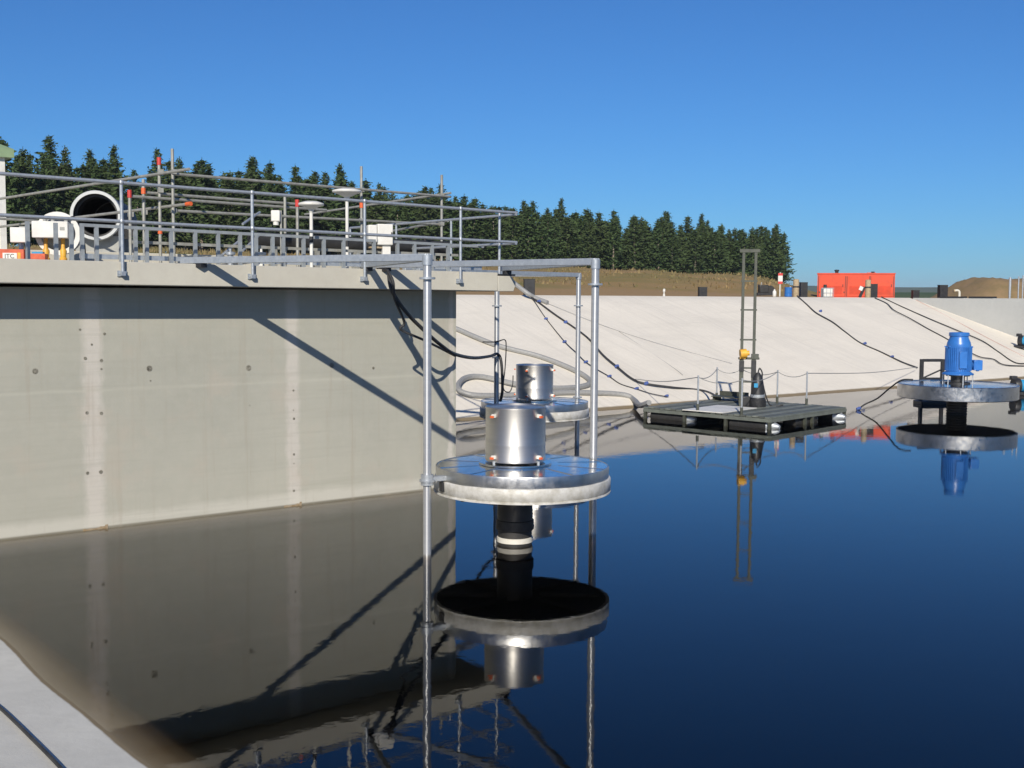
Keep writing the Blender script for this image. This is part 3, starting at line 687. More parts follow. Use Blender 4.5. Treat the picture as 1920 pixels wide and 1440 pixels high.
aerator((AN.x, AN.y, 0), 'nearest floating disc aerator with large shiny drum standing over water', [LN, RN], R(2), -.095)
aerator((AF.x, AF.y, 0), 'second disc aerator with drum, partly hidden behind the nearest drum', [LF, RF], R(22), 0.0)
# --- the blue motor aerator at the right
b = D(1795, 730, 34.8)
ba = thing('blue_aerator', 'bright blue motor on wide flat metal disc over the water', 'aerator', (b.x, b.y, 0), 0)
MB().lathe([(0, .905), (.5, .90), (1.66, .875)], (0, 0, 0), 96).build('lid', M['sheet'], ba)
MB().lathe([(1.655, .86), (1.655, .895), (1.68, .90), (1.70, .88), (1.70, .50), (1.66, .48), (1.64, .50)], (0, 0, 0), 96).build('rim', M['rim'], ba)
MB().lathe([(1.66, .49), (.6, .53), (0, .53)], (0, 0, 0), 64).build('underside', M['black_rubber'], ba)
mb = MB(); pr = [(.27, -.6)]
for k in range(9): z = -.1 + k * .075; pr += [(.275, z), (.30, z + .02), (.30, z + .045), (.275, z + .065)]
mb.lathe(pr, (0, 0, 0), 40); mb.build('bellows', M['black_rubber'], ba)
MB().lathe([(0, .90), (.36, .90), (.36, .945), (.2, .95), (.2, 1.12), (.34, 1.13), (.34, 1.17), (0, 1.17)], (0, 0, 0), 40).build('pedestal', M['black'], ba)
for k in range(6):
    a = R(30 + 60 * k); MB().cyl((.42 * math.cos(a), .42 * math.sin(a), .9), (.42 * math.cos(a), .42 * math.sin(a), 1.19), .018, n=8).build('stud', M['galv'], ba)
mt = MB(); pr = [(.0, 1.17), (.44, 1.17), (.45, 1.2), (.40, 1.23), (.345, 1.27), (.345, 1.98), (.345, 2.05), (.33, 2.12), (.27, 2.25), (.265, 2.31), (.29, 2.32), (.29, 2.40), (.27, 2.42), (0, 2.43)]
mt.lathe(pr, (0, 0, 0), 48)
for k in range(40):
    a = 2 * math.pi * k / 40; mt.box((.355 * math.cos(a), .355 * math.sin(a), 1.64), (.05, .014, .70), rz=a)
mo = mt.build('motor', M['blue'], ba)
MB().box((.0, -.385, 1.62), (.22, .04, .5)).build('name_plate', M['blue'], mo, bevel=.01)
tb = MB().box((.50, -.12, 1.46), (.26, .28, .30)); tb.cyl((.36, -.1, 1.46), (.5, -.12, 1.46), .1).cyl((.5, -.2, 1.28), (.5, -.2, 1.36), .05, n=10); tb.build('terminal_box', M['blue'], ba, bevel=.02)
for a in (.3, 2.84, 3.6, 5.8): MB().cyl((.345 * math.cos(a), .345 * math.sin(a), 2.0), (.40 * math.cos(a), .40 * math.sin(a), 2.0), .02, n=8).build('lifting_lug', M['blue'], ba)
# --- black frame on its float behind it
b = D(1746, 740, 38.0)
bf = thing('floating_stand', 'black square tube frame standing on a float behind the blue motor', 'frame', (b.x, b.y, 0), R(8))
for x in (-.36, .36): MB().box((x, 0, .75), (.10, .10, 1.42)).build('upright', M['black'], bf)
MB().box((0, 0, 1.42), (.62, .10, .09)).build('top_bar', M['black'], bf)
MB().box((0, 0, .80), (.62, .10, .12)).build('lower_bar', M['black'], bf)
MB().box((0, 0, .05), (.95, .6, .14)).build('float', M['black'], bf, bevel=.03)
MB().cyl((-.3, .0, .85), (.3, .03, 1.1), .025).build('brace', M['black'], bf)
# --- blue floating pumps at the right edge
def pump(loc, label, rz):
    t = thing('blue_pump', label, 'pump', loc, rz, 'blue pumps at the right edge')
    MB().cyl((.2, 0, .34), (1.15, 0, .34), .22, n=24).build('motor', M['teal'], t)
    MB().lathe([(.0, -.12), (.25, -.12), (.27, -.06), (.27, .08), (.24, .1), (0, .1)], (.12, 0, .34), 24, Matrix.Rotation(R(90), 3, 'Y')).build('end_bell', M['black'], t)
    MB().box((.5, 0, .06), (1.3, .5, .12)).build('skid', M['black'], t, bevel=.02)
    MB().box((.0, 0, .62), (.22, .2, .14)).build('junction_box', M['black'], t, bevel=.02)
p1 = Wt(1899, 741); pump((p1.x, p1.y, .0), 'black ended blue pump afloat right beside the blue motor disc', R(5))
p2 = Sl(1910, 652, .0); u_, v_, _ = UV(p2)
pump((p2.x, p2.y, p2.z + .0), 'blue pump resting on the slope by the end wall', TH - R(80))

# ================================================================== FLOATING PLATFORM WITH MAST
cL, cN, cR = Wt(1203, 783), Wt(1441, 805), Wt(1590, 784); cF = cL + cR - cN
cc = (cL + cR) / 2; e1 = (cN - cL).normalized(); ang = math.atan2(e1.y, e1.x); sL = (cN - cL).length; sW = (cR - cN).length
fp = thing('floating_platform', 'dark green floating work platform on black drums with rope rail', 'platform', (cc.x, cc.y, 0), ang)
def loc2(p): d = p - cc; return Vector((d.x * math.cos(ang) + d.y * math.sin(ang), -d.x * math.sin(ang) + d.y * math.cos(ang), p.z))
hx, hy = sL / 2, sW / 2; ZD = .31
mb = MB(); nb = 22
for k in range(nb): x = -hx + (k + .5) * 2 * hx / nb; mb.cur = k * 7 % 3; mb.box((x, 0, ZD - .02 + .006 * (k * 5 % 3)), (2 * hx / nb - .034, 2 * hy, .04))
mb.build('deck_boards', [M['deckgreen'], M['deckpale'], M['deckdark']], fp)
mb = MB()
for y in (-hy + .03, hy - .03): mb.box((0, y, ZD - .09), (2 * hx, .06, .09))
for x in (-hx + .03, hx - .03): mb.box((x, 0, ZD - .09), (.06, 2 * hy - .12, .09))
for x in (-1.2, 0, 1.2): mb.box((x, 0, ZD - .10), (.05, 2 * hy - .12, .07))
mb.build('deck_frame', M['deckgreen'], fp)
for y in (-hy + .05, -.2, .2, hy - .05):
    for x in [-hx + .05 + k * (2 * hx - .1) / 3 for k in range(4)]:
        MB().box((x, y, .03), (.08, .08, .38)).build('strut', M['mastgreen'], fp)
for (x, y) in ((-1.3, -hy + .28), (1.3, -hy + .28), (-1.3, hy - .28), (1.3, hy - .28), (hx - .3, 0), (-hx + .3, 0)):
    al = abs(y) > 1
    a_, b_ = (Vector((x - .55, y, .05)), Vector((x + .55, y, .05))) if al else (Vector((x, y - .6, .05)), Vector((x, y + .6, .05)))
    o = MB().cyl(a_, b_, .2, n=24).build('drum', M['black_rubber'], fp)
    e = (b_ - a_).normalized()
    MB().cyl(b_, b_ + e * .30, .19, .05, n=24).build('cone', M['galv'], o)
    for s in (.25, .75): q = a_.lerp(b_, s); MB().cyl(q - e * .02, q + e * .02, .205, n=24).build('strap', M['dark_tube'], o)
q = loc2(Wt(1350, 768, ZD)); MB().box((q.x, q.y, ZD + .018), (1.25, 1.9, .022), rz=.05).build('white_board', M['white'], fp)
# rope rail
sts = [(-hx + .06, -hy + .06), (-hx + .06, hy * .35), (-.6, -hy + .05), (-.1, hy - .08), (hx * .45, hy - .08), (hx - .08, hy - .08), (hx - .08, -.2)]
sp_ = []
for px, py in ((1275, 775), (1337, 748), (1367, 781), (1426, 745), (1457, 756), (1512, 760)):
    q = loc2(Wt(px, py, ZD)); q.x = max(-hx + .05, min(hx - .05, q.x)); q.y = max(-hy + .05, min(hy - .05, q.y)); sp_.append(q)
    so = MB().cyl((q.x, q.y, ZD - .12), (q.x, q.y, ZD + .98), .024, n=10).build('stanchion', M['galv'], fp)
    MB().cyl((q.x, q.y, ZD), (q.x, q.y, ZD + .2), .04, n=10).build('socket', M['mastgreen'], so)
def rope(a, b, z, sag):
    pts = []
    for k in range(9): t = k / 8; p = a.lerp(b, t); pts.append((p.x, p.y, ZD + z - sag * 4 * t * (1 - t)))
    MB().tube(pts, .012, 6, 1).build('rope', M['hose'], fp)
for a, b in ((0, 1), (0, 2), (1, 3), (3, 4), (4, 5), (2, 4)): rope(sp_[a], sp_[b], .93, .13)
# mast: two legs with rungs
pm_ = Wt(1400, 762, ZD); dm = pm_.y
ms = thing('ladder_mast', 'tall narrow olive ladder mast standing on the floating platform', 'mast', (pm_.x, pm_.y, ZD), R(-4))
zT = D(1400, 470, dm).z - ZD; x1 = 13.2 * dm / 2200 - .03
for s in (-1, 1):
    MB().box((s * x1, 0, zT * .5 + .45), (.075, .075, zT - .9)).build('leg', M['mastgreen'], ms)
    MB().box((s * x1, 0, .68), (.11, .11, 1.36)).build('lower_leg', M['mastgreen'], ms)
for y in (527, 581, 637, 690, 716):
    z = D(1400, y, dm).z - ZD; MB().box((0, -.005, z), (2 * x1 + .12, .05, .045)).build('rung', M['mastgreen'], ms)
MB().box((0, 0, zT), (2 * x1 + .22, .1, .09)).build('top_bar', M['mastgreen'], ms)
zw = D(1400, 672, dm).z - ZD; MB().box((.03, -.01, zw), (2 * x1 + .25, .09, .06)).build('cross_bar', M['mastgreen'], ms)
wi = MB(); wi.cyl((-x1 - .06, -.12, zw + .13), (-x1 + .12, -.10, zw + .15), .13, n=18).cyl((-x1 + .12, -.1, zw + .15), (-x1 + .2, -.1, zw + .16), .07, n=14)
wi.box((-x1 + .02, -.06, zw + .04), (.16, .12, .1)); wi.build('winch', M['yellow'], ms)
MB().box((x1 + .03, -.02, zw + .06), (.2, .14, .14)).build('sheave', M['mastgreen'], ms)
MB().box((x1, -.02, zw - .3), (.13, .12, .5)).box((-x1, -.02, zw - .22), (.13, .12, .3)).build('sleeve', M['black'], ms)
# submersible pump hung by the mast
pp_ = Vector((pm_.x + .27, pm_.y - .16, ZD))
sp = thing('submersible_pump', 'black cone shaped pump with blue plate beside the ladder mast', 'pump', pp_, 0); sp.scale = (.78, .78, .98)
MB().lathe([(.0, .0), (.30, .0), (.31, .05), (.31, .22), (.27, .25), (.25, .34), (.23, .60), (.17, .86), (.10, .95), (.06, 1.0), (0, 1.0)], (0, 0, 0), 32).build('body', M['black'], sp)
MB().lathe([(.262, .28), (.268, .29), (.266, .36), (.25, .37)], (0, 0, 0), 32).build('band', M['galv'], sp)
MB().box((-.11, -.215, .64), (.14, .03, .12)).build('plate', M['teal'], sp)
MB().tube([(0, 0, .98), (.05, 0, 1.12), (.16, .05, 1.0), (.2, .1, .7), (.5, .2, .05), (1.0, .25, .05)], .025).build('lead', M['cable'], sp)
MB().box((-.42, .1, .16), (.3, .3, .3)).build('volute', M['black'], sp, bevel=.03)
tr_ = thing('cable_tray', 'low dark tray with coiled leads on the platform left of mast', 'tray', Wt(1368, 752, ZD), ang)
MB().box((0, 0, .13), (1.0, .5, .03)).box((0, .24, .2), (1.0, .03, .14)).build('tray', M['mastgreen'], tr_)
for x in (-.45, .45): MB().box((x, 0, .06), (.05, .4, .12)).build('leg', M['mastgreen'], tr_)

# ================================================================== HOSES AND CABLES
def run(name, label, pts, r, m, cat='cable', group=None, clamps=(), stuff=8):
    o = MB().tube(pts, r, 8, stuff).build(name, M[m]); tag(o, label, cat, group)
    for c in clamps: MB().lathe([(0, -.08), (r + .018, -.07), (r + .03, 0), (r + .018, .07), (0, .08)], c, 10, Matrix.Rotation(R(70), 3, 'Y')).build('float_clamp', M['blue_plastic'], o)
    return o
G = 'cables lying across the far bank'
S = lambda L_, off=.03: [Sl(x, y, off) for x, y in L_]
run('grey_hose', 'thick grey hose looping along the foot of the far bank to platform',
    S([(835, 612), (857, 622), (930, 652), (1010, 673), (1072, 697), (1104, 717), (1096, 728), (1050, 733), (980, 728), (905, 712), (872, 714), (858, 728), (866, 741), (900, 747), (980, 745), (1060, 741), (1130, 742), (1172, 746), (1188, 755)], .09) + [D(1200, 760, 34.6), D(1217, 755, 33.9)], .085, 'hose', 'hose')
run('grey_hose', 'straight grey pipe sloping down from deck end onto the bank top', [D(948, 518, 47.6), D(985, 547, 46.9), Sl(1003, 562, .08), Sl(1026, 571, .08)], .09, 'hose', 'hose')
run('power_cable', 'black cable with blue clips from deck end to the floating platform',
    S([(968, 540), (1005, 566), (1040, 592), (1098, 633), (1130, 668), (1157, 691), (1185, 713), (1210, 722), (1260, 729), (1318, 735)], .05) + [Wt(1345, 744, ZD + .05)], .035, 'cable', 'cable', G, S([(1010, 568), (1060, 607), (1156, 690), (1211, 722)], .06))
run('power_cable', 'thin slack black cable with blue clips left of the thicker one',
    S([(990, 556), (1001, 566), (1024, 600), (1058, 642), (1080, 663), (1097, 680), (1118, 694), (1142, 708), (1163, 722), (1192, 731), (1220, 740), (1250, 746)], .04), .016, 'cable', 'cable', G, S([(1023, 600), (1058, 643), (1098, 681), (1142, 708), (1193, 731), (1249, 745)], .05))
run('power_cable', 'long dark cable down the bank from wooden post to black frame',
    S([(1494, 556), (1512, 572), (1530, 588), (1560, 605), (1582, 622), (1612, 644), (1650, 661), (1690, 680), (1720, 691)], .04), .03, 'cable', 'cable', G, S([(1538, 585), (1621, 646), (1672, 671)], .05))
run('power_cable', 'upper of two cables running from orange container down the bank',
    S([(1652, 558), (1690, 576), (1740, 598), (1790, 619), (1840, 640), (1870, 660), (1905, 682), (1940, 681)], .04), .028, 'cable', 'cable', G)
run('power_cable', 'lower of two cables running from orange container down the bank',
    S([(1640, 560), (1662, 570), (1676, 583), (1705, 598), (1740, 618), (1770, 634), (1800, 652), (1835, 670), (1862, 675), (1885, 686), (1945, 688)], .04), .026, 'cable', 'cable', G)
run('red_cable', 'faint reddish line running down the bank toward the end wall',
    S([(1714, 561), (1745, 577), (1790, 601), (1850, 633), (1925, 672)], .015), .013, 'faded_red', 'cable')
run('power_cable', 'cable sagging from blue motor disc to a blue clamp on the water',
    [D(1712, 712, 34.2), D(1690, 713, 34.4), D(1668, 728, 35), D(1645, 747, 35.6), D(1622, 758, 35.8), Wt(1609, 768, .02)], .025, 'cable', 'cable', 'cables on the water', [Wt(1610, 766, .05)])
ca, sa = math.cos(ang), math.sin(ang)
def top(i): q = sp_[i]; return Vector((cc.x + q.x * ca - q.y * sa, cc.y + q.x * sa + q.y * ca, ZD + .93))
run('mooring_rope', 'thin mooring rope from platform across to the far bank by the black stand', [top(5), top(5).lerp(Sl(1716, 697, .2), .5) - Vector((0, 0, .1)), Sl(1716, 697, .2)], .012, 'hose', 'rope')
run('mooring_rope', 'thin rope from left platform stanchion up to the slope', [top(0), top(0).lerp(Sl(1190, 716, .1), .5) - Vector((0, 0, .1)), Sl(1190, 716, .1)], .012, 'hose', 'rope')
run('thin_line', 'upper faint thin line crossing the far bank to the mast', S([(1028, 570), (1110, 603), (1180, 628), (1260, 652), (1372, 682)], .015), .009, 'hose', 'rope', 'faint lines on the far bank')
run('thin_line', 'lower faint thin line falling across the far bank to platform', S([(1160, 622), (1210, 655), (1262, 690), (1280, 704)], .015), .009, 'hose', 'rope', 'faint lines on the far bank')
# cable bundle hung from the deck edge to the far guide post
kp = [D(729, 512, 18.75), D(735, 545, 18.7), D(762, 586, 18.9), D(800, 624, 19.3), D(828, 648, 19.9), D(853, 664, 20.6), D(888, 671, 22.5), D(918, 668, 24.3), D(933, 664, 24.85), D(940, 680, 24.9), D(942, 730, 24.9), D(938, 752, 25.0)]
run('cable_bundle', 'black cable bundle sagging from the deck edge to far guide post', kp, .032, 'cable', 'cable')
run('cable_bundle', 'second shorter black cable loop hanging under the deck edge', [D(726, 506, 18.75), D(737, 528, 18.6), D(740, 560, 18.7), D(758, 604, 19.0), D(752, 618, 19.0), D(800, 640, 19.3), D(853, 667, 20.6)], .022, 'cable', 'cable')
run('post_cable', 'thin black wire looping from far guide post to the smaller drum', [D(905, 641, 25.0), D(930, 641, 24.9), D(946, 637, 24.9), D(949, 650, 25), D(947, 690, 25.2), D(944, 728, 25.4), D(955, 735, 25.6), D(961, 722, 25.8), D(962, 704, 25.85)], .012, 'cable', 'cable')
# near bank: a dark cable and a thin one on the concrete
def Nb(x, y, off=.02):
    d = ray(x, y); nu_ = d.x * CT + d.y * ST; t = (K_BK * U_BK - EYE) / (d.z + K_BK * nu_); p = CAM + d * t; p.z += off; return p
run('bank_cable', 'dark cable lying on the pale concrete at the bottom left corner', [Nb(-40, 1300), Nb(0, 1332), Nb(30, 1360), Nb(60, 1390), Nb(85, 1415), Nb(118, 1450), Nb(150, 1490)], .013, 'cable', 'cable')

# ================================================================== ON THE CREST
def crest(px, dep):
    p = D(px, 556, dep); u, v, _ = UV(p); p.z = gz(u, v); return p
def hgt(px, y, dep, z0): return D(px, y, dep).z - z0
def black_box(px, ytop, w, dep, label):
    b = crest(px, dep); h_ = hgt(px, ytop, dep, b.z); ww = w * dep / 2200
    t = thing('black_box', label, 'box', b, R(6), 'black boxes along the crest')
    MB().box((0, 0, h_ / 2), (ww, ww * .8, h_)).build('case', M['black'], t, bevel=.012)
    MB().box((0, 0, h_ + .008), (ww * 1.04, ww * .84, .03)).build('lid', M['black_rubber'], t)
    MB().cyl((0, -ww * .42, h_ * .6), (0, -ww * .46, h_ * .6), .05, n=12).build('gland', M['black_rubber'], t)
black_box(992, 524, 20, 49.5, 'tall black box on the crest near the deck end')
black_box(1317, 539, 15, 57, 'small black box alone on the crest before dry grass')
black_box(1506, 530, 13, 62, 'black box just right of the left wooden post')
black_box(1637, 533, 13, 65, 'black box in front of the orange container beside post')
black_box(1716, 545, 12, 67, 'lowest black box right of the orange container')
black_box(1767, 535, 15, 69, 'black box before the brown earth mound')
def wpost(px, ytop, dep, label):
    b = crest(px, dep); h_ = hgt(px, ytop, dep, b.z); t = thing('wooden_post', label, 'post', b, .3, 'wooden posts on the crest')
    MB().lathe([(.0, h_), (.13, h_ - .02), (.15, h_ - .06), (.155, 0)], (0, 0, 0), 14).build('stake', M['wood'], t)
    MB().lathe([(.157, h_ * .55), (.165, h_ * .56), (.165, h_ * .62), (.157, h_ * .63)], (0, 0, 0), 14).build('strap', M['cable'], t)
wpost(1492, 523, 61, 'left wooden post on the crest near the sign')
wpost(1627, 524, 64, 'wooden post standing before the orange container')
b = crest(1245, 55); t = thing('marker_peg', 'short white marker peg on the crest in dry grass', 'marker', b, 0)
MB().lathe([(.06, 0), (.06, .12), (.03, .14), (.03, .24), (.06, .26), (.06, .38), (0, .4)], (0, 0, 0), 12).build('peg', M['white'], t); MB().box((0, 0, .01), (.2, .2, .03)).build('foot', M['grey'], t)
b = crest(1462, 63); h_ = hgt(1462, 511, 63, b.z); t = thing('sign_post', 'red and white sign on a pale post at the crest', 'sign', b, 0)
MB().cyl((0, 0, 0), (0, 0, h_), .035, n=10).build('post', M['white'], t); MB().box((0, -.05, h_ - .32), (.24, .02, .56)).build('panel', M['white'], t)
MB().box((0, -.063, h_ - .10), (.24, .006, .13)).box((0, -.063, h_ - .54), (.24, .006, .13)).build('band', M['red'], t)
b = crest(1478, 63); t = thing('blue_drum', 'blue plastic drum on the crest beside the sign post', 'drum', b, 0)
MB().lathe([(.0, 0), (.19, 0), (.21, .03), (.2, .2), (.215, .22), (.2, .24), (.2, .42), (.21, .5), (.18, .52), (0, .52)], (0, 0, 0), 24).build('body', M['blue'], t)
MB().cyl((.1, 0, .52), (.1, 0, .55), .04, n=10).build('bung', M['white'], t)
b = crest(1434, 64); t = thing('grey_engine', 'dark grey engine pump on a skid at the crest left of sign', 'engine', b, R(4))
MB().box((0, 0, .08), (.95, .5, .14)).build('skid', M['black'], t); MB().box((-.1, 0, .36), (.5, .4, .42)).build('block', M['dark_tube'], t, bevel=.03)
MB().lathe([(.0, -.1), (.2, -.1), (.22, 0), (.2, .1), (0, .1)], (.3, 0, .32), 20, Matrix.Rotation(R(90), 3, 'X')).build('volute', M['dark_tube'], t); MB().cyl((-.2, 0, .55), (-.2, 0, .72), .04).build('exhaust', M['galv_dull'], t)
b = crest(1452, 62); t = thing('white_canister', 'small white canister between dark engine and sign post', 'canister', b, 0)
MB().lathe([(0, 0), (.09, 0), (.1, .02), (.1, .26), (.06, .32), (.04, .33), (.04, .4), (0, .4)], (0, 0, 0), 16).build('body', M['white'], t); MB().cyl((0, 0, .4), (0, 0, .43), .045, n=10).build('cap', M['black'], t)
# orange container
b = crest(1604, 70); b.z -= .12; wC = 139 * 70 / 2200; hC = hgt(1604, 513, 70, b.z); t = thing('orange_container', 'bright orange louvred generator container on the crest', 'container', b, R(-15))
MB().box((0, .9, hC / 2 + .06), (wC, 1.8, hC - .12)).build('body', M['orange'], t, bevel=.02)
MB().box((0, .9, hC - .0), (wC + .06, 1.86, .07)).build('roof', M['orange'], t, bevel=.01)
for x, w in ((-wC * .31, wC * .34), (wC * .03, wC * .28), (wC * .34, wC * .28)):
    o = MB().box((x, -.012, hC * .52), (w, .03, hC * .74)).build('door_panel', M['orange'], t, bevel=.006)
    mb = MB()
    for k in range(9): mb.box((x, -.035, hC * .25 + k * .055), (w * .8, .03, .02), rz=0)
    mb.build('louvres', M['orange'], o); MB().box((x + w * .42, -.035, hC * .55), (.04, .03, .16)).build('handle', M['black'], o)
MB().box((0, .9, .03), (wC * .96, 1.7, .10)).build('skid', M['black'], t)
for x in (-.485, -.135, -.115, .175, .19, .485): MB().box((wC * x, -.004, hC * .52), (.03, .02, hC * .78)).build('seam', M['ink'], t)
for x in (-.47, -.15): MB().box((wC * x, -.03, hC * .3), (.05, .03, .1)).build('hinge', M['ink'], t)
MB().lathe([(0, 0), (.1, 0), (.1, .12), (.14, .13), (.14, .2), (0, .22)], (-wC * .25, .5, hC + .03), 14).build('exhaust', M['black'], t)
MB().cyl((wC * .22, .5, hC + .02), (wC * .22, .5, hC + .13), .1).build('vent', M['black'], t); MB().box((wC * .2, 0.5, hC + .05), (.5, .1, .04)).build('lifting_eye', M['orange'], t)
b = crest(1550, 63); t = thing('water_cube', 'white caged plastic tank in front of the orange container', 'tank', b, R(5))
MB().box((0, 0, .31), (.52, .5, .52)).build('bottle', M['white'], t, bevel=.06); MB().box((0, 0, .03), (.6, .56, .06)).build('pallet', M['grey'], t)
mb = MB()
for x in (-.28, -.1, .1, .28): mb.box((x, -.27, .3), (.018, .018, .54))
for z in (.1, .3, .56): mb.box((0, -.275, z), (.58, .016, .018))
mb.build('cage', M['galv'], t); MB().cyl((-.1, 0, .57), (-.1, 0, .74), .09, n=14).build('cap', M['black'], t)
b = crest(1616, 64); t = thing('leaning_board', 'white and black leaning board against the post by container', 'board', b, R(5))
MB().box((0, 0, .35), (.16, .03, .62), m=Matrix.Rotation(R(24), 3, 'Y')).build('board', M['black'], t); MB().box((-.07, -.03, .56), (.2, .03, .22), m=Matrix.Rotation(R(24), 3, 'Y')).build('plate', M['white'], t)
for px, yt, dep, lab in ((1893, 522, 60.6, 'left slim pale pole on top of the end wall'), (1909, 520, 60.6, 'middle thin grey pole on the end wall top'), (1917, 518, 60.4, 'rightmost thin grey pole on the end wall top')):
    b = crest(px, dep); b.z = 3.55; h_ = hgt(px, yt, dep, b.z); t = thing('thin_pole', lab, 'pole', b, 0, 'thin poles at the end wall')
    MB().cyl((0, 0, -.1), (0, 0, h_), .06 if px == 1893 else .035, n=12).build('pole', M['galv'], t); MB().cyl((0, 0, h_), (0, 0, h_ + .04), .07 if px == 1893 else .045, n=12).build('cap', M['galv'], t)
b = crest(1797, 71); t = thing('pale_pipe', 'bent pale pipe stub at the foot of the brown mound', 'pipe', b, 0)
MB().tube([(-.25, 0, .5), (-.05, 0, .52), (.05, 0, .4), (.05, 0, 0)], .07, 10).build('elbow', M['cream'], t); MB().cyl((-.32, 0, .5), (-.24, 0, .5), .1).build('flange', M['wood'], t)

# ================================================================== THE PINES
def pine(seed, H, Rm, clear, lean=0.0):
    g = random.Random(seed); c = MB()
    def card(p, s, up=.35):
        a = Vector((g.gauss(0, 1), g.gauss(0, 1), g.gauss(0, .55))).normalized(); bb = a.cross(Vector((g.gauss(0, 1), g.gauss(0, 1), g.gauss(0, 1)))).normalized()
        a = a * s; bb = bb * s * .42
        c.add([p - a, p + bb * g.uniform(.6, 1.2), p + a * 1.1, p - bb * g.uniform(.6, 1.2)], [(0, 1, 2, 3)])
    z = clear; k = 0
    while z < H - .5:
        t = (z - clear) / (H - clear)
        prof = ((1 - t) ** .92 * .97 + .03) * (.6 + .4 * min(1, t * 4)) * Rm
        nb_ = int(6 + 3 * (1 - t))
        for i in range(nb_):
            k += 1; a = k * 2.4 + g.uniform(-.5, .5); ln = prof * g.uniform(.55, 1.18)
            if g.random() < .07: ln *= .3
            tilt = .55 * t + g.uniform(-.05, .30)
            dr = Vector((math.cos(a), math.sin(a), tilt)).normalized()
            m_ = max(2, int(ln / .33))
            for q in range(1, m_ + 1):
                f = q / m_; p = Vector((lean * z / H, 0, z)) + dr * ln * f + Vector((0, 0, .12 * f * f * ln))
                for _ in range(3 if f > .35 else 1):
                    card(p + Vector((g.gauss(0, .13), g.gauss(0, .13), g.gauss(0, .14))), g.uniform(.2, .40) * (1 if t < .8 else .7))
        z += g.uniform(.28, .5) * (1.0 if t < .7 else .8)
    for i in range(26):
        f = i / 26; z = H - 1.8 + 1.9 * f; w = .30 * (1 - f)
        card(Vector((lean + g.gauss(0, w * .5), g.gauss(0, w * .5), z)), .20 - .10 * f)
    tr = MB(); n = 8; st = []
    for i in range(7): f = i / 6; st.append((Vector((lean * f, .06 * math.sin(f * 5 + seed), H * .97 * f)), .17 * (1 - f) + .015))
    for (a, ra), (b_, rb) in zip(st, st[1:]): tr.cyl(a, b_, ra, rb, 8, False)
    for i in range(10):
        z = clear * g.uniform(.5, 1.3); a = g.uniform(0, 6.28); tr.cyl((0, 0, z), (math.cos(a) * g.uniform(.4, 1.0), math.sin(a) * .7, z + .15), .025, .008, 5, False)
    return tr, c
protos = []
for sd_, (H_, Rm_, cl_, ln_) in enumerate([(11.5, 2.9, 1.4, .1), (12.3, 2.5, 1.6, -.15), (10.6, 3.1, 1.0, .0), (11.0, 2.4, 1.5, .25), (12.8, 2.7, 1.3, -.1), (10.2, 3.3, .8, .2), (11.8, 2.2, 1.7, 0)]):
    tr, cr = pine(11 + sd_, H_, Rm_, cl_, ln_)
    t = thing('pine_tree', 'dark green pine in the dense plantation on the rise', 'tree', (0, 0, 0), 0, 'pines of the plantation')
    tr.build('trunk', M['bark'], t); cr.build('crown', M['needle'], t, ang=180); protos.append(t)
used = set(); g = random.Random(21)
def plant(u, v, k, s, label=None):
    o = protos[k]
    if k in used: o = copy_tree(o)
    used.add(k)
    o.location = P(u, v, gz(u, v) - .1); o.rotation_euler = (g.uniform(-.03, .03), g.uniform(-.03, .03), g.uniform(0, 6.28)); w = s * (1 if label else g.uniform(1.1, 1.5)); o.scale = (w, w, s if label else s * g.uniform(.95, 1.06))
    if label: o['label'] = label
    return o
special = [(14, 258, 'broad pine rising behind the green roofed building'), (48, 274, 'twin topped pine right of the green roof'), (92, 285, 'slim pine left of the tallest open-sided pine'), (127, 272, 'tall slender pine with open tiered branches left of pipe mouth'), (180, 292, 'bushy lopsided pine above the large pipe mouth')]
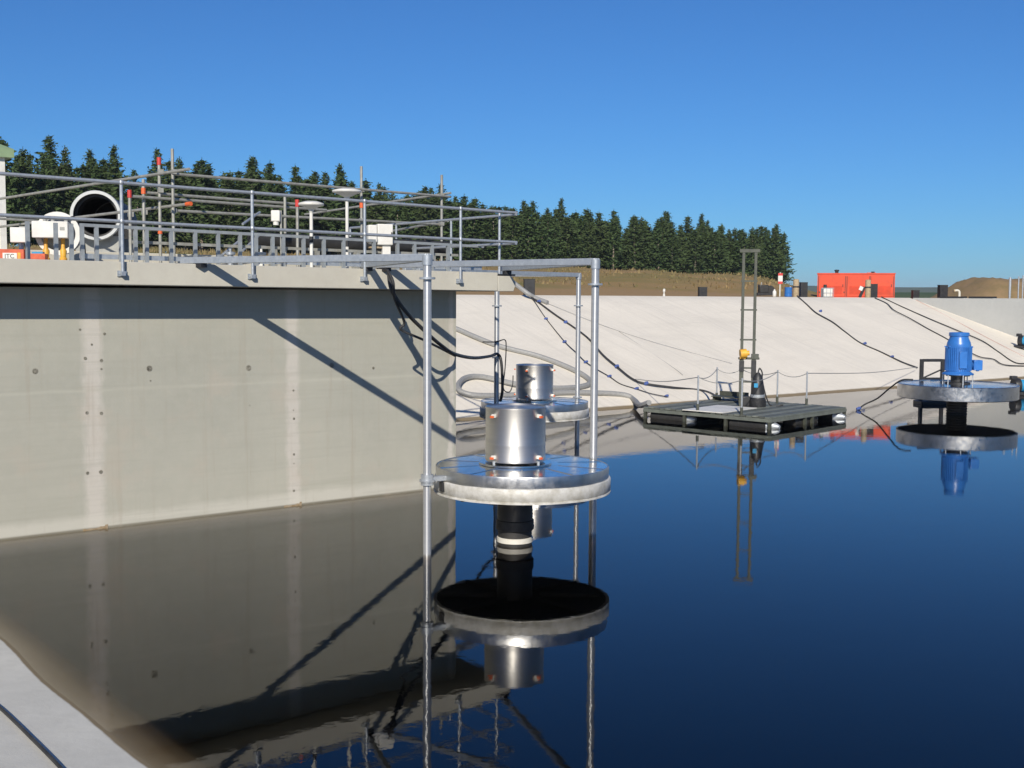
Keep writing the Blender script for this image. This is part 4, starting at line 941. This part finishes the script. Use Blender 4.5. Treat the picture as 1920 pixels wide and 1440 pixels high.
for i, (px, yt, lab) in enumerate(special):
    dep = 124 + 4 * i; p = D(px, 500, dep); u, v, _ = UV(p); zg = gz(u, v); ht = D(px, yt, dep).z - zg
    k = (5, 0, 3, 6, 2)[i]; hh = (10.2, 11.5, 11.0, 11.8, 10.6)[k and (0, 1, 3, 6, 2).index((5, 0, 3, 6, 2)[i]) if False else i]
    plant(u, v, k, ht / (10.2, 11.5, 11.0, 11.8, 10.6)[i], lab)
rows = [(141, 68, .96), (144.5, 66, 1.0), (149, 62, 1.03), (156, 58, 1.06), (166, 48, 1.1)]
for ri, (v0, n, s0) in enumerate(rows):
    u = 42 + g.uniform(0, 2); step = (191 - 42) / n
    for i in range(n):
        uu = 40 + step * (i + g.uniform(.05, .95)); vv_ = v0 + g.uniform(-1.6, 1.6) - (uu < 75) * 3
        s = s0 * g.uniform(.92, 1.06)
        if uu > 187: continue
        q = P(uu, vv_); px = 960 + 2200 * q.x / q.y; s *= 1.0 - .12 * max(0, min(1, (px - 500) / 500))
        if px > 1466: continue
        if 225 < px < 295: s *= .82
        if px < 215 and ri < 3: s *= .86
        plant(uu, vv_, g.randrange(7), s)
# dry grass tufts on the rise, too many to count
mb = MB(); g = random.Random(9)
for i in range(15000):
    v = g.choice((g.uniform(110, 141), g.uniform(124, 139), g.uniform(48, 139))); u = g.uniform(30, 188 - (147 - v) * 1.27); z = gz(u, v)
    h_ = g.uniform(.15, .42) * (1.3 if v > 118 else .6); a = g.uniform(0, 6.28); w = g.uniform(.03, .10)
    dx, dy = math.cos(a) * w, math.sin(a) * w; lx, ly = g.uniform(-.15, .15), g.uniform(-.15, .15)
    mb.add([(u - dx, v - dy, z - .03), (u + dx, v + dy, z - .03), (u + dx * .3 + lx, v + dy * .3 + ly, z + h_), (u - dx * .3 + lx, v - dy * .3 + ly, z + h_ * .9)], [(0, 1, 2, 3)])
M['tuft'] = simple('dry_grass', (.27, .185, .085), 1, 0, (.12, .125, .045), .12)
tag(mb.build('dry_grass', M['tuft'], rz=TH, ang=180), kind='stuff')

# ================================================================== THE AIR: far ridges fade to blue
hz, n, l, b = nodes('haze'); n.remove(b)
pv = n.new("ShaderNodeVolumePrincipled"); pv.inputs['Color'].default_value = (.72, .84, 1, 1); pv.inputs['Density'].default_value = .00014
l.new(pv.outputs[0], n["Material Output"].inputs['Volume'])
tag(MB().box((0, 0, 36), (11000, 11000, 82)).build('haze', hz), kind='stuff')
